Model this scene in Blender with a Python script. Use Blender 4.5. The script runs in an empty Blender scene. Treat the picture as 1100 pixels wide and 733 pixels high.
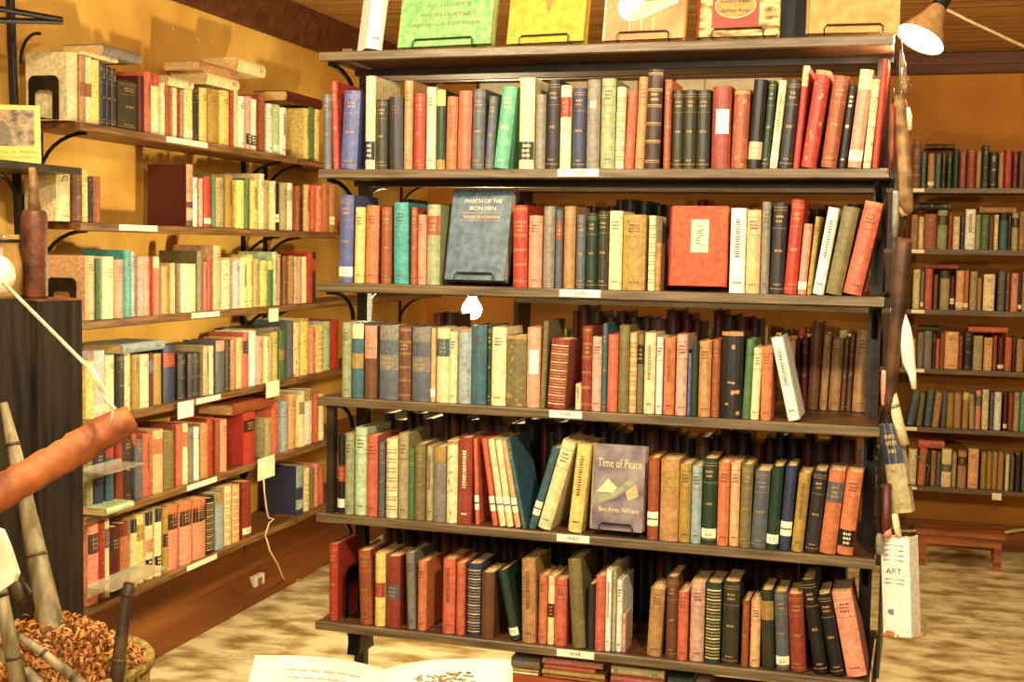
import bpy, math, random
from math import sin, cos, pi, radians
from mathutils import Vector, Matrix
random.seed(7)
S = bpy.context.scene
COL = S.collection

# ------------------------------------------------------------------ camera, world, lights, exposure
F = 1405.0                                   # focal length in pixels of the 1100 x 733 frame
YAW, PIT, ROL, CH = 0.28, 0.06995, 0.01734, 1.4534
cr = Vector((cos(YAW), sin(YAW), 0))
cf = Vector((-sin(YAW)*cos(PIT), cos(YAW)*cos(PIT), -sin(PIT)))
cu = cr.cross(cf)
cR = cos(ROL)*cr + sin(ROL)*cu
cU = -sin(ROL)*cr + cos(ROL)*cu
cam_d = bpy.data.cameras.new('camera'); cam = bpy.data.objects.new('camera', cam_d); COL.objects.link(cam)
cam_d.sensor_width = 36; cam_d.lens = F/1100*36; cam_d.clip_start = 0.05
cam.matrix_world = Matrix(((cR.x, cU.x, -cf.x, 0), (cR.y, cU.y, -cf.y, 0), (cR.z, cU.z, -cf.z, CH), (0, 0, 0, 1)))
S.camera = cam
S.view_settings.view_transform = 'Standard'; S.view_settings.look = 'None'
S.view_settings.gamma = 1; S.view_settings.use_curve_mapping = False
S.view_settings.exposure = 0.62
wd = bpy.data.worlds.new('world'); S.world = wd; wd.use_nodes = True
bgn = wd.node_tree.nodes['Background']; bgn.inputs[0].default_value = (1.0, 0.70, 0.42, 1); bgn.inputs[1].default_value = 0.10

def light(name, kind, loc, power, col, size=0.1, aim=None, sy=None, spot=None):
    d = bpy.data.lights.new(name, kind); d.energy = power; d.color = col
    if kind == 'AREA':
        d.size = size
        if sy: d.shape = 'RECTANGLE'; d.size_y = sy
    else: d.shadow_soft_size = size
    if spot: d.spot_size = radians(spot); d.spot_blend = .6
    o = bpy.data.objects.new(name, d); COL.objects.link(o); o.location = loc
    if aim: o.rotation_euler = (Vector(aim)-Vector(loc)).to_track_quat('-Z', 'Y').to_euler()
    return o
WARM = (1.0, 0.83, 0.57)
light('ceiling_lamp_light', 'AREA', (-1.25, 1.75, 2.38), 26, WARM, .12, (-.6, 3.0, 1.1))
light('ceiling_lamp_light', 'AREA', (0.30, 1.25, 2.38), 34, WARM, .12, (-.3, 3.0, .8))
light('room_fill_light', 'AREA', (-0.6, 0.0, 1.9), 26, (1, .84, .6), .9, (-.7, 3.2, .9), .6)  # broad soft fill added near the camera, no fixture of the room
light('side_room_light', 'AREA', (1.3, 4.7, 2.38), 16, (1, .76, .44), .3, (1.0, 6.2, .6))
light('aisle_light', 'AREA', (-1.75, 5.0, 2.38), 2, (1, .78, .45), .25, (-1.9, 4.8, .0))

# ------------------------------------------------------------------ pixel to place
CP = Vector((0, 0, CH))
def ray(px, py): return cf + cR*((px-550)/F) - cU*((py-366.5)/F)
def on_plane(px, py, P0, N):
    d = ray(px, py); return CP + d*((Vector(P0)-CP).dot(N)/d.dot(N))
def at_y(px, py, y): return on_plane(px, py, (0, y, 0), Vector((0, 1, 0)))
def at_x(px, py, x): return on_plane(px, py, (x, 0, 0), Vector((1, 0, 0)))
def at_z(px, py, z): return on_plane(px, py, (0, 0, z), Vector((0, 0, 1)))
def at_d(px, py, d): return CP + ray(px, py)*d
def along(px, A, B):                         # parameter t of A + t B seen at column px
    A = A-CP; q = cR*F - cf*(px-550); return -A.dot(q)/B.dot(q)
def height(P, py):                           # how far above P the row py lies
    A = P-CP; k = (366.5-py)/F; q = cU - cf*k; return -A.dot(q)/q.z
def project(P):
    A = P-CP; z = A.dot(cf); return 550+F*A.dot(cR)/z, 366.5-F*A.dot(cU)/z

# ------------------------------------------------------------------ materials
MATS = {}
def lin(c):
    return tuple(((v/255)/12.92 if v/255 <= .04045 else ((v/255+.055)/1.055)**2.4) for v in c)+(1,)
def new_mat(name):
    m = bpy.data.materials.new(name); m.use_nodes = True
    return m, m.node_tree.nodes, m.node_tree.links, m.node_tree.nodes['Principled BSDF']
def surface(name, c1, c2=None, scale=8, rough=.6, bump=0.0, bscale=200, metal=0, spec=.4, stretch=None, detail=4, contrast=(.35, .65), rnd=0.0):
    if name in MATS: return MATS[name]
    m, n, l, b = new_mat(name); c2 = c2 or c1
    tc = n.new('ShaderNodeTexCoord'); mp = n.new('ShaderNodeMapping'); l.new(tc.outputs['Object'], mp.inputs[0])
    if stretch: mp.inputs['Scale'].default_value = stretch
    nz = n.new('ShaderNodeTexNoise'); nz.inputs['Scale'].default_value = scale; nz.inputs['Detail'].default_value = detail
    l.new(mp.outputs[0], nz.inputs['Vector'])
    rp = n.new('ShaderNodeValToRGB'); l.new(nz.outputs[0], rp.inputs[0])
    rp.color_ramp.elements[0].position, rp.color_ramp.elements[1].position = contrast
    rp.color_ramp.elements[0].color = lin(c1); rp.color_ramp.elements[1].color = lin(c2)
    out = rp.outputs[0]
    if rnd:
        oi = n.new('ShaderNodeObjectInfo'); hs = n.new('ShaderNodeHueSaturation'); mr = n.new('ShaderNodeMapRange')
        l.new(oi.outputs['Random'], mr.inputs[0]); mr.inputs[3].default_value = 1-rnd; mr.inputs[4].default_value = 1+rnd
        l.new(mr.outputs[0], hs.inputs['Value']); l.new(out, hs.inputs['Color']); out = hs.outputs[0]
    l.new(out, b.inputs['Base Color'])
    b.inputs['Roughness'].default_value = rough; b.inputs['Metallic'].default_value = metal
    b.inputs['Specular IOR Level'].default_value = spec
    if bump:
        n2 = n.new('ShaderNodeTexNoise'); n2.inputs['Scale'].default_value = bscale; n2.inputs['Detail'].default_value = 2
        bp = n.new('ShaderNodeBump'); bp.inputs['Strength'].default_value = bump; bp.inputs['Distance'].default_value = .002
        l.new(mp.outputs[0], n2.inputs['Vector']); l.new(n2.outputs[0], bp.inputs['Height']); l.new(bp.outputs[0], b.inputs['Normal'])
    MATS[name] = m; return m
def emit(name, col, k):
    m, n, l, b = new_mat(name); b.inputs['Emission Color'].default_value = col; b.inputs['Emission Strength'].default_value = k
    b.inputs['Base Color'].default_value = (1, 1, 1, 1); MATS[name] = m; return m
PAL = {  # code: words, colour
 'red': ('red', (188, 50, 30)), 'cor': ('coral red', (214, 94, 60)), 'ora': ('orange', (210, 112, 58)), 'sal': ('salmon pink', (234, 142, 108)),
 'pnk': ('dusty pink', (212, 160, 130)), 'mar': ('dark maroon', (92, 22, 14)), 'brk': ('brick red', (150, 50, 30)), 'rst': ('rust brown', (160, 74, 32)),
 'brn': ('brown', (112, 66, 34)), 'dbr': ('dark brown', (58, 36, 24)), 'tan': ('tan', (182, 130, 70)), 'pea': ('peach', (232, 172, 108)),
 'crm': ('cream', (240, 216, 150)), 'wht': ('white', (250, 244, 208)), 'yel': ('pale yellow', (238, 206, 100)), 'mus': ('mustard', (172, 136, 48)),
 'kha': ('khaki', (176, 160, 104)), 'olv': ('olive', (116, 104, 54)), 'dol': ('dark olive', (50, 50, 28)), 'sge': ('sage green', (150, 158, 104)),
 'grn': ('green', (70, 118, 60)), 'sea': ('sea green', (90, 176, 128)), 'dgn': ('dark green', (28, 58, 34)), 'pgn': ('pale green', (176, 206, 150)),
 'trq': ('turquoise', (60, 164, 150)), 'tea': ('teal', (54, 98, 104)), 'pbl': ('pale blue grey', (150, 172, 170)), 'blu': ('blue', (80, 92, 152)),
 'nvy': ('navy blue', (46, 54, 84)), 'slt': ('slate grey', (86, 92, 96)), 'gry': ('grey', (128, 122, 104)), 'chr': ('charcoal', (42, 40, 42)),
 'blk': ('black', (24, 22, 20)), 'lav': ('pale lavender', (196, 184, 180)), 'gld': ('gold', (176, 136, 68)), 'ink': ('ink', (54, 34, 20)),
 'ppr': ('paper', (250, 240, 205)),
}
def cloth(code):
    nm = 'cloth_'+code
    if nm in MATS: return MATS[nm]
    c = PAL[code][1]; g_ = .3*c[0]+.5*c[1]+.2*c[2]; c = tuple(v*.82+g_*.18 for v in c); d = tuple(max(0, v*.80) for v in c); e = tuple(min(255, v*1.10+4) for v in c)
    return surface(nm, d, e, 90, .40, .5, 380, spec=.5, detail=8, rnd=.10, contrast=(.25, .75))
PAGES = surface('page_edges', (196, 152, 88), (236, 206, 140), 260, .85, .3, 500, stretch=(1, .15, .02), rnd=.12)
PAPER = surface('label_paper', (240, 228, 190), (252, 244, 214), 30, .7)
METAL = surface('dark_shelf_metal', (30, 24, 17), (54, 44, 30), 14, .40, .25, 120, spec=.5)
EDGE = surface('shelf_front_edge', (76, 64, 42), (118, 100, 68), 22, .36, .3, 150, stretch=(.3, 1, 6), spec=.5)
LEDGE = surface('wall_shelf_edge', (86, 60, 32), (142, 106, 62), 22, .4, .3, 150, stretch=(1, .3, 6), spec=.5)
WOOD = surface('brown_shelf_wood', (84, 48, 22), (132, 86, 42), 5, .5, .3, 60, stretch=(8, .6, 8))
WOODX = surface('brown_plank', (92, 48, 20), (160, 96, 44), 5, .5, .3, 60, stretch=(.8, 9, 9))
IRON = surface('black_iron', (16, 14, 12), (36, 30, 24), 30, .4, .3, 200, metal=.3)
WHITE = surface('ivory_plastic', (240, 232, 205), (252, 246, 225), 10, .35)
def slot(x): return x if isinstance(x, bpy.types.Material) else cloth(x)

# ------------------------------------------------------------------ mesh collecting
class MB:
    def __init__(s): s.v = []; s.f = []; s.m = []
    def add(s, vs, fs, mat):
        b = len(s.v); s.v += [tuple(v) for v in vs]; s.f += [tuple(i+b for i in f) for f in fs]; s.m += [mat]*len(fs); return s
    def box(s, x0, x1, y0, y1, z0, z1, mat):
        return s.add([(x, y, z) for z in (z0, z1) for y in (y0, y1) for x in (x0, x1)],
                     [(0, 2, 3, 1), (4, 5, 7, 6), (0, 1, 5, 4), (2, 6, 7, 3), (0, 4, 6, 2), (1, 3, 7, 5)], mat)
    def prism(s, poly, axis, a, b, mat):     # poly of 2D points, extruded along axis
        n = len(poly)
        def mk(p, t): return {'x': (t, p[0], p[1]), 'y': (p[0], t, p[1]), 'z': (p[0], p[1], t)}[axis]
        vs = [mk(p, a) for p in poly]+[mk(p, b) for p in poly]
        fs = [tuple(range(n))[::-1], tuple(range(n, 2*n))]+[(i, (i+1) % n, n+(i+1) % n, n+i) for i in range(n)]
        return s.add(vs, fs, mat)
    def tube(s, pts, rad, mat, seg=10, cap=True):
        pts = [Vector(p) for p in pts]; n = len(pts)
        rad = rad if isinstance(rad, (list, tuple)) else [rad]*n
        vs, fs = [], []; up = None
        for i, p in enumerate(pts):
            t = (pts[min(i+1, n-1)]-pts[max(i-1, 0)]).normalized()
            if up is None: up = Vector((0, 0, 1)) if abs(t.z) < .9 else Vector((1, 0, 0))
            a = t.cross(up).normalized(); up = a.cross(t).normalized()
            for k in range(seg):
                th = 2*pi*k/seg; vs.append(p+(a*cos(th)+up*sin(th))*rad[i])
        for i in range(n-1):
            for k in range(seg):
                fs.append((i*seg+k, i*seg+(k+1) % seg, (i+1)*seg+(k+1) % seg, (i+1)*seg+k))
        if cap: fs += [tuple(range(seg))[::-1], tuple(range((n-1)*seg, n*seg))]
        return s.add(vs, fs, mat)
    def lathe(s, prof, mat, seg=24, c=(0, 0)):
        vs = [(c[0]+r*cos(2*pi*k/seg), c[1]+r*sin(2*pi*k/seg), z) for r, z in prof for k in range(seg)]
        fs = [(i*seg+k, i*seg+(k+1) % seg, (i+1)*seg+(k+1) % seg, (i+1)*seg+k) for i in range(len(prof)-1) for k in range(seg)]
        return s.add(vs, fs, mat)
    def merge(s, o, M):
        b = len(s.v); s.v += [tuple(M @ Vector(v)) for v in o.v]; s.f += [tuple(i+b for i in f) for f in o.f]; s.m += o.m; return s
    def build(s, name, parent=None, smooth=False):
        me = bpy.data.meshes.new(name); me.from_pydata(s.v, [], s.f)
        ms = []
        for m in s.m:
            if m not in ms: ms.append(m)
        for m in ms: me.materials.append(slot(m))
        me.polygons.foreach_set('material_index', [ms.index(m) for m in s.m])
        if smooth: me.polygons.foreach_set('use_smooth', [True]*len(s.f))
        me.update(); o = bpy.data.objects.new(name, me); COL.objects.link(o)
        if parent: o.parent = parent
        return o
def tag(o, label=None, cat=None, group=None, kind=None):
    if label: o['label'] = label
    if cat: o['category'] = cat
    if group: o['group'] = group
    if kind: o['kind'] = kind
    return o
def empty(name, loc=(0, 0, 0), rz=0):
    o = bpy.data.objects.new(name, None); COL.objects.link(o); o.location = loc; o.rotation_euler = (0, 0, rz); return o
def text(s, size, mat, parent, M, name='lettering', width=None, ext=.0003):
    cu_ = bpy.data.curves.new('t', 'FONT'); cu_.body = s; cu_.size = size; cu_.align_x = 'CENTER'; cu_.align_y = 'CENTER'; cu_.extrude = ext
    cu_.resolution_u = 2
    o = bpy.data.objects.new('t', cu_); COL.objects.link(o); dg = bpy.context.evaluated_depsgraph_get(); dg.update()
    me = bpy.data.meshes.new_from_object(o.evaluated_get(dg)); bpy.data.objects.remove(o)
    if width and len(me.vertices):
        xs = [v.co.x for v in me.vertices]; k = width/(max(xs)-min(xs))
        for v in me.vertices: v.co.x *= k
    me.materials.clear(); me.materials.append(slot(mat))
    t = bpy.data.objects.new(name, me); COL.objects.link(t); t.parent = parent; t.matrix_local = M; return t
FACE = Matrix.Rotation(pi/2, 4, 'X')         # text lying in XZ, read from -Y

# ------------------------------------------------------------------ the room
XWL, YB, ZC = -2.4712, 6.86, 2.45            # left wall, back wall, ceiling
plaster = surface('ochre_plaster', (190, 142, 54), (232, 190, 92), 2.4, .8, .5, 30, detail=8)
backwall = surface('brown_ochre_plaster', (150, 92, 30), (190, 128, 48), 1.6, .85, .5, 60, detail=8)
wainscot = surface('brown_wainscot', (112, 62, 22), (150, 90, 38), 3, .6, .3, 60, stretch=(1, .4, 6))
floor_m = surface('worn_cream_floor', (160, 134, 72), (246, 234, 184), 6.5, .38, .6, 24, detail=15, contrast=(.36, .60), stretch=(1, 1.5, 1))
ceil_m = surface('tan_ceiling_boards', (150, 106, 54), (200, 152, 86), 3, .6, .3, 40, stretch=(.4, 8, 8))
beam_m = surface('dark_brown_beam', (70, 36, 16), (104, 58, 26), 4, .6, .3, 60, stretch=(.6, 6, 6))
def struct(mb, name): return tag(mb.build(name), kind='structure')
struct(MB().box(XWL-.1, 3.2, -1.2, YB+.1, -.1, 0, floor_m), 'floor')
struct(MB().box(XWL-.1, XWL, .6, YB+.1, 0, ZC, plaster), 'wall_left')
struct(MB().box(XWL, 3.2, YB, YB+.1, 0, ZC, backwall), 'wall_back')
struct(MB().box(3.2, 3.3, 2.2, YB+.1, 0, ZC, backwall), 'wall_right')
cb = MB()
for i in range(46):
    y = -1.2+i*.178
    cb.box(XWL-.1, 3.3, y, y+.170, ZC, ZC+.03, ceil_m)
cb.box(XWL-.1, 3.3, -1.2, YB+.1, ZC+.03, ZC+.06, beam_m)
struct(cb, 'ceiling')
m = MB(); m.prism([(XWL, ZC-.14), (XWL+.03, ZC-.14), (XWL+.05, ZC-.10), (XWL+.09, ZC-.03), (XWL+.09, ZC), (XWL, ZC)], 'y', .6, YB, beam_m)
struct(m, 'trim_1')
m = MB(); m.box(XWL+.09, 3.2, YB-.05, YB, ZC-.10, ZC-.005, beam_m); m.box(XWL+.09, 3.2, YB-.07, YB-.05, ZC-.06, ZC-.005, beam_m)
struct(m, 'trim_2')
m = MB(); m.box(XWL, XWL+.012, .8, YB, .0, .30, wainscot)
m.prism([(XWL, 0), (XWL+.05, 0), (XWL+.05, .06), (XWL+.035, .08), (XWL+.02, .12), (XWL, .13)], 'y', .8, YB, wainscot)
struct(m, 'baseboard_left')
m = MB(); m.prism([(YB, 0), (YB-.03, 0), (YB-.03, .10), (YB-.015, .13), (YB, .13)], 'x', XWL+.05, 3.2, wainscot)
struct(m, 'baseboard_back')
# nail heads and chips on the plaster
m = MB()
for px, py in ((185, 31), (226, 44), (212, 43), (284, 37), (285, 65)):
    p = at_x(px, py, XWL); r = .006
    m.add([(XWL+.004, p.y+r*cos(a), p.z+r*sin(a)) for a in [k*pi/4 for k in range(8)]]+[(XWL+.007, p.y, p.z)], [(k, (k+1) % 8, 8) for k in range(8)], 'ppr')
tag(m.build('wall_nails'), kind='structure')
m = MB()
for k in range(5):
    a, b = at_z(960+k*30, 645+k*2.2, .001), at_z(990+k*30, 647+k*2.2, .001)
    m.add([(a.x, a.y-.006, .0012), (b.x, b.y-.006, .0012), (b.x, b.y+.006, .0012), (a.x, a.y+.006, .0012)], [(0, 1, 2, 3)], 'crm')
tag(m.build('floor_seam'), kind='structure')

# ------------------------------------------------------------------ books
def spine_pts(w, bulge, off, u0=-1, u1=1, n=6):
    return [((u0+(u1-u0)*k/n)*(w/2+off*.6), -bulge*(1-(u0+(u1-u0)*k/n)**2)-off) for k in range(n+1)]
def book_geo(w, h, d, col, style='', rng=random):
    """local frame: x thickness (centred), y depth from the spine at 0 to d, z height. Returns cover MB, page MB, [(name, MB)]"""
    t = min(.0026, w*.16); bul = min(.34*w, .009)
    cv = MB(); pg = MB(); parts = []
    outer = [(-w/2, d)]+spine_pts(w, bul, 0)+[(w/2, d)]
    inner = [(-w/2+t, d)]+[(x*(w/2-t)/(w/2), y+t*1.1) for x, y in spine_pts(w, bul, 0)]+[(w/2-t, d)]
    n = len(outer)
    vs = [(x, y, z) for z in (0, h) for x, y in outer]+[(x, y, z) for z in (0, h) for x, y in inner]
    fs = []
    for i in range(n-1):
        fs += [(i, i+1, n+i+1, n+i), (2*n+i+1, 2*n+i, 3*n+i, 3*n+i+1), (n+i, n+i+1, 3*n+i+1, 3*n+i), (i+1, i, 2*n+i, 2*n+i+1)]
    fs += [(0, n, 3*n, 2*n), (n-1, 2*n-1, 4*n-1, 3*n-1)[::-1]]
    cv.add(vs, fs, col)
    e = min(.004, h*.02)
    pin = [(-w/2+t, d-.004)]+[(x*(w/2-t)/(w/2), y+t*1.6) for x, y in spine_pts(w, bul*.6, 0, n=4)]+[(w/2-t, d-.004)]
    pg.prism(pin, 'z', e, h-e, PAGES)
    def strip(z0, z1, mat, u0=-.97, u1=.97, off=.0004, to=None):
        P = spine_pts(w, bul, off, u0, u1, 4 if u1-u0 > .8 else 1); k = len(P); tgt = to or cv
        tgt.add([(x, y, z0*h) for x, y in P]+[(x, y, z1*h) for x, y in P], [(i, i+1, k+i+1, k+i) for i in range(k-1)], mat)
    def dashes(z0, z1, mat, nl=2):
        for q in range(nl):
            zz = z0+(z1-z0)*(q+.5)/nl; hh = (z1-z0)/nl*.24; u = -.55+rng.random()*.2; e_ = .4+rng.random()*.2
            while u < e_:
                du = .12+rng.random()*.25; strip(zz-hh, zz+hh, mat, u, min(e_, u+du), .0007); u += du+.09
    toks = style.split('+') if style else []
    if not toks:
        r = rng.random(); dark = sum(PAL[col][1]) < 330
        toks = ['g' if dark else 'd'] if r < .75 else (['v'] if r < .88 and not dark else [])
    for k in toks:
        if k == 'g':
            for z in (.945, .915): strip(z-.003, z+.003, 'gld')
            dashes(.77, .87, 'gld', 2); strip(.715, .720, 'gld'); dashes(.44, .50, 'gld', 1); strip(.05, .058, 'gld'); dashes(.085, .12, 'gld', 1)
        elif k == 'd': dashes(.76, .88, 'brn', 3); strip(.91, .915, 'brn'); strip(.70, .705, 'brn'); dashes(.09, .12, 'brn', 1)
        elif k == 'w': dashes(.72, .88, 'crm', 3); dashes(.46, .54, 'crm', 1); dashes(.08, .12, 'crm', 1)
        elif k == 's':
            for z in (.96, .80, .64, .46, .28, .08): strip(z-.006, z+.006, 'gld'); strip(z-.022, z-.016, 'gld')
            dashes(.67, .77, 'gld', 2)
        elif k == 'x':
            for q in range(22): strip(.06+q*.04, .06+q*.04+.014, 'gld' if q % 3 else 'crm', -.9, .9)
        elif k in 'vV':
            mt = 'brn' if k == 'v' else 'crm'; z = .42
            while z < .86:
                dz = .012+rng.random()*.010; a_ = .24+rng.random()*.06; strip(z, z+dz, mt, -a_, a_, .0007); z += dz+.012
            dashes(.10, .14, mt, 1)
        elif k == 'l': lb = MB(); strip(.07, .18, PAPER, -.98, .98, .0009, lb); parts.append(('spine_label', lb)); dashes(.10, .15, 'ink', 2)
        elif k == 'M': lb = MB(); strip(.17, .34, PAPER, -.98, .98, .0009, lb); parts.append(('spine_label', lb)); strip(.245, .26, 'ink', -.9, .9, .0012)
        elif k == 'L': lb = MB(); strip(.42, .72, PAPER, -.55, .80, .0009, lb); parts.append(('spine_label', lb)); dashes(.58, .70, 'brn', 2)
        elif k == 'k':
            for q in range(9):
                z = rng.random()*.9; u = -.9+rng.random()*1.5; strip(z, z+.02+rng.random()*.03, 'tan', u, u+.3, .0006)
            strip(.955, 1, 'tan')
        elif k == 'o':
            zz = .72; strip(zz-.04, zz+.04, 'crm', -.45, .45, .0006)
        elif k[0] == 'p': strip(.62, .86, k[1:]); dashes(.66, .82, 'gld', 3)
        elif k[0] == 'q': strip(.10, .30, k[1:]); dashes(.12, .28, 'crm', 3)
        elif k[0] == 'm': strip(.40, .60, k[1:]); dashes(.42, .58, 'gld', 3)
        elif k[0] == 'c': strip(.80, 1, k[1:])
        elif k[0] == 'b': strip(0, .12, k[1:])
        elif k[0] == 'u': strip(.55, 1, k[1:]); dashes(.65, .9, 'gld', 3)
    return cv, pg, parts
STW = {'g': 'gold bands', 'd': 'dark lettering', 'w': 'pale lettering', 's': 'ribbed gold bands', 'x': 'close pale stripes', 'v': 'a lengthwise dark title', 'V': 'a lengthwise pale title',
       'l': 'a white tag', 'M': 'a white tag', 'L': 'a pale title patch', 'k': 'worn spots', 'o': 'a round seal'}
ONES = 'first second third fourth fifth sixth seventh eighth ninth tenth eleventh twelfth thirteenth fourteenth fifteenth sixteenth seventeenth eighteenth nineteenth twentieth'.split()
def ordinal(i):
    if i <= 20: return ONES[i-1]
    t, u = divmod(i, 10); T = {2: 'twent', 3: 'thirt', 4: 'fort', 5: 'fift'}[t]
    return T+'ieth' if u == 0 else T+'y-'+ONES[u-1]
PENDING = []                                 # every standing or lying book: dict with geometry, matrix, label, area
def words_of(col, style, lean, wpx):
    f = None
    for k in (style.split('+') if style else []):
        if k in STW: f = STW[k]
        elif k[0] in 'pqmu': f = 'a '+PAL[k[1:]][0]+' panel'
        elif k[0] in 'cb' and not f: f = 'a '+PAL[k[1:]][0]+(' top' if k[0] == 'c' else ' foot')
        if k in ('l', 'M', 'L', 'k', 'o') or k[0] in 'pqmu': break
    s = PAL[col][0]+' book'
    if wpx < 7: s = 'thin '+s
    elif wpx > 17: s = 'thick '+s
    if f: s += ' with '+f
    if abs(lean) > 11: s = 'leaning '+s
    return s
def row(data, A, B, z, where, group, dmax, recess=0.0, jit=.010, flats='', skip0=0):
    """A + t B: the spine line at floor level (B unit, pointing to the picture's right side); the books stand at height z"""
    A = Vector((A[0], A[1], z)); B = Vector(B).normalized(); back = Vector((-B.y, B.x, 0)); rz = math.atan2(B.y, B.x)
    A = A+back*recess; out = []; prev = None; i = 0
    items = [q.split() for q in data.replace('\n', ';').split(';') if q.strip()]
    for q in items:
        x0, x1, yt, lean = map(float, q[:4]); col = q[4]; style = q[5] if len(q) > 5 else ''
        i += 1
        t0, t1 = along(x0, A, B), along(x1, A, B); w = t1-t0
        mid = A+B*((t0+t1)/2); h = height(mid, yt); hp = abs(project(mid)[1]-yt)
        ang = math.atan(lean/max(hp, 1)); h = h/cos(ang); w = w*cos(ang)-.0006
        ca, sa = cos(ang), sin(ang)
        def poly(t0, t1, w):                 # bottom-left, bottom-right, top-left, top-right in (t, z)
            if ang >= 0: br = (t1, 0); bl = (t1-w*ca, w*sa)
            else: bl = (t0, 0); br = (t0+w*ca, -w*sa)
            up = (h*sa, h*ca)
            return bl, br, (bl[0]+up[0], bl[1]+up[1]), (br[0]+up[0], br[1]+up[1])
        if prev:
            for _ in range(6):
                bl, br, tl, tr = poly(t0, t1, w); pbl, pbr, ptl, ptr = prev; need = 0
                for (pa, pb) in ((bl, tl),):
                    for zz in (max(bl[1], pbr[1]), min(tl[1], ptr[1])):
                        xl = bl[0]+(tl[0]-bl[0])*(zz-bl[1])/(tl[1]-bl[1]); xr = pbr[0]+(ptr[0]-pbr[0])*(zz-pbr[1])/(ptr[1]-pbr[1])
                        need = max(need, xr+.0004-xl)
                # top corners of the previous / of this one poking into each other
                if need <= 1e-5: break
                if w-need > .55*w: w -= need; t0 += need
                else: t0 += need; t1 += need
        bl, br, tl, tr = poly(t0, t1, w); prev = (bl, br, tl, tr)
        d = min(dmax, h*.70); rc = random.random()*jit
        ctr = ((bl[0]+br[0])/2, (bl[1]+br[1])/2)
        M = Matrix.Translation(A+B*ctr[0]+back*rc+Vector((0, 0, ctr[1]+.0006))) @ Matrix.Rotation(rz, 4, 'Z') @ Matrix.Rotation(ang, 4, 'Y')
        geo = book_geo(w, h, d, col, style)
        PENDING.append(dict(geo=geo, M=M, area=(x1-x0)*hp, group=group, name='book',
                            label='%s, %s from left, %s' % (words_of(col, style, lean, x1-x0), ordinal(i), where)))
        out.append((t0, t1, max(tl[1], tr[1]), rc))
    for fi, q in enumerate([q.split() for q in flats.split(';') if q.strip()]):
        x0, x1, yt, yb, col = float(q[0]), float(q[1]), float(q[2]), float(q[3]), q[4]; style = q[5] if len(q) > 5 else ''
        t0, t1 = along(x0, A, B), along(x1, A, B)
        zs = [o[2] for o in out if o[0] < t1 and o[1] > t0] or [0]
        zb = max(zs)+.001; mid = A+B*((t0+t1)/2)
        th = max(.008, height(mid, yt)-height(mid, yb))
        geo = book_geo(th, t1-t0, dmax*.85, col, style)
        # local z (height) runs along B, thickness up
        M = Matrix.Translation(A+B*t0+Vector((0, 0, zb+th/2))+back*.004) @ Matrix.Rotation(rz, 4, 'Z') @ Matrix.Rotation(pi/2, 4, 'Y')
        out.append((t0, t1, zb+th, 0))
        PENDING.append(dict(geo=geo, M=M, area=(x1-x0)*abs(yb-yt), group=group+', lying flat', name='book',
                            label='%s book lying flat on the books, %s such, %s' % (PAL[col][0], ordinal(fi+1), where)))
    return out
def short(s):
    n = lambda q: len(q.replace('-', '').replace(',', ' ').split())
    for a in ('thin ', 'thick ', ' a', ' old', ' cloth'):
        if n(s) > 16: s = s.replace(' with a ', ' with ') if a == ' a' else s.replace(a, '')
    return s
def flush(limit):
    PENDING.sort(key=lambda b: -b['area']); rest = MB()
    for i, b in enumerate(PENDING):
        cv, pg, parts = b['geo']
        if i < limit:
            o = cv.build(b['name']); o.matrix_world = b['M']; tag(o, short(b['label']), 'book', b['group'])
            pg.build('page_block', o)
            for n_, p_ in parts: tag(p_.build(n_, o), 'pale paper label')
        else:
            rest.merge(cv, b['M']); rest.merge(pg, b['M'])
            for n_, p_ in parts: rest.merge(p_, b['M'])
    if rest.v:
        tag(rest.build('small_books'), 'small old books in the gaps, on the case rear and the far shelves', 'books', kind='stuff')

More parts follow.
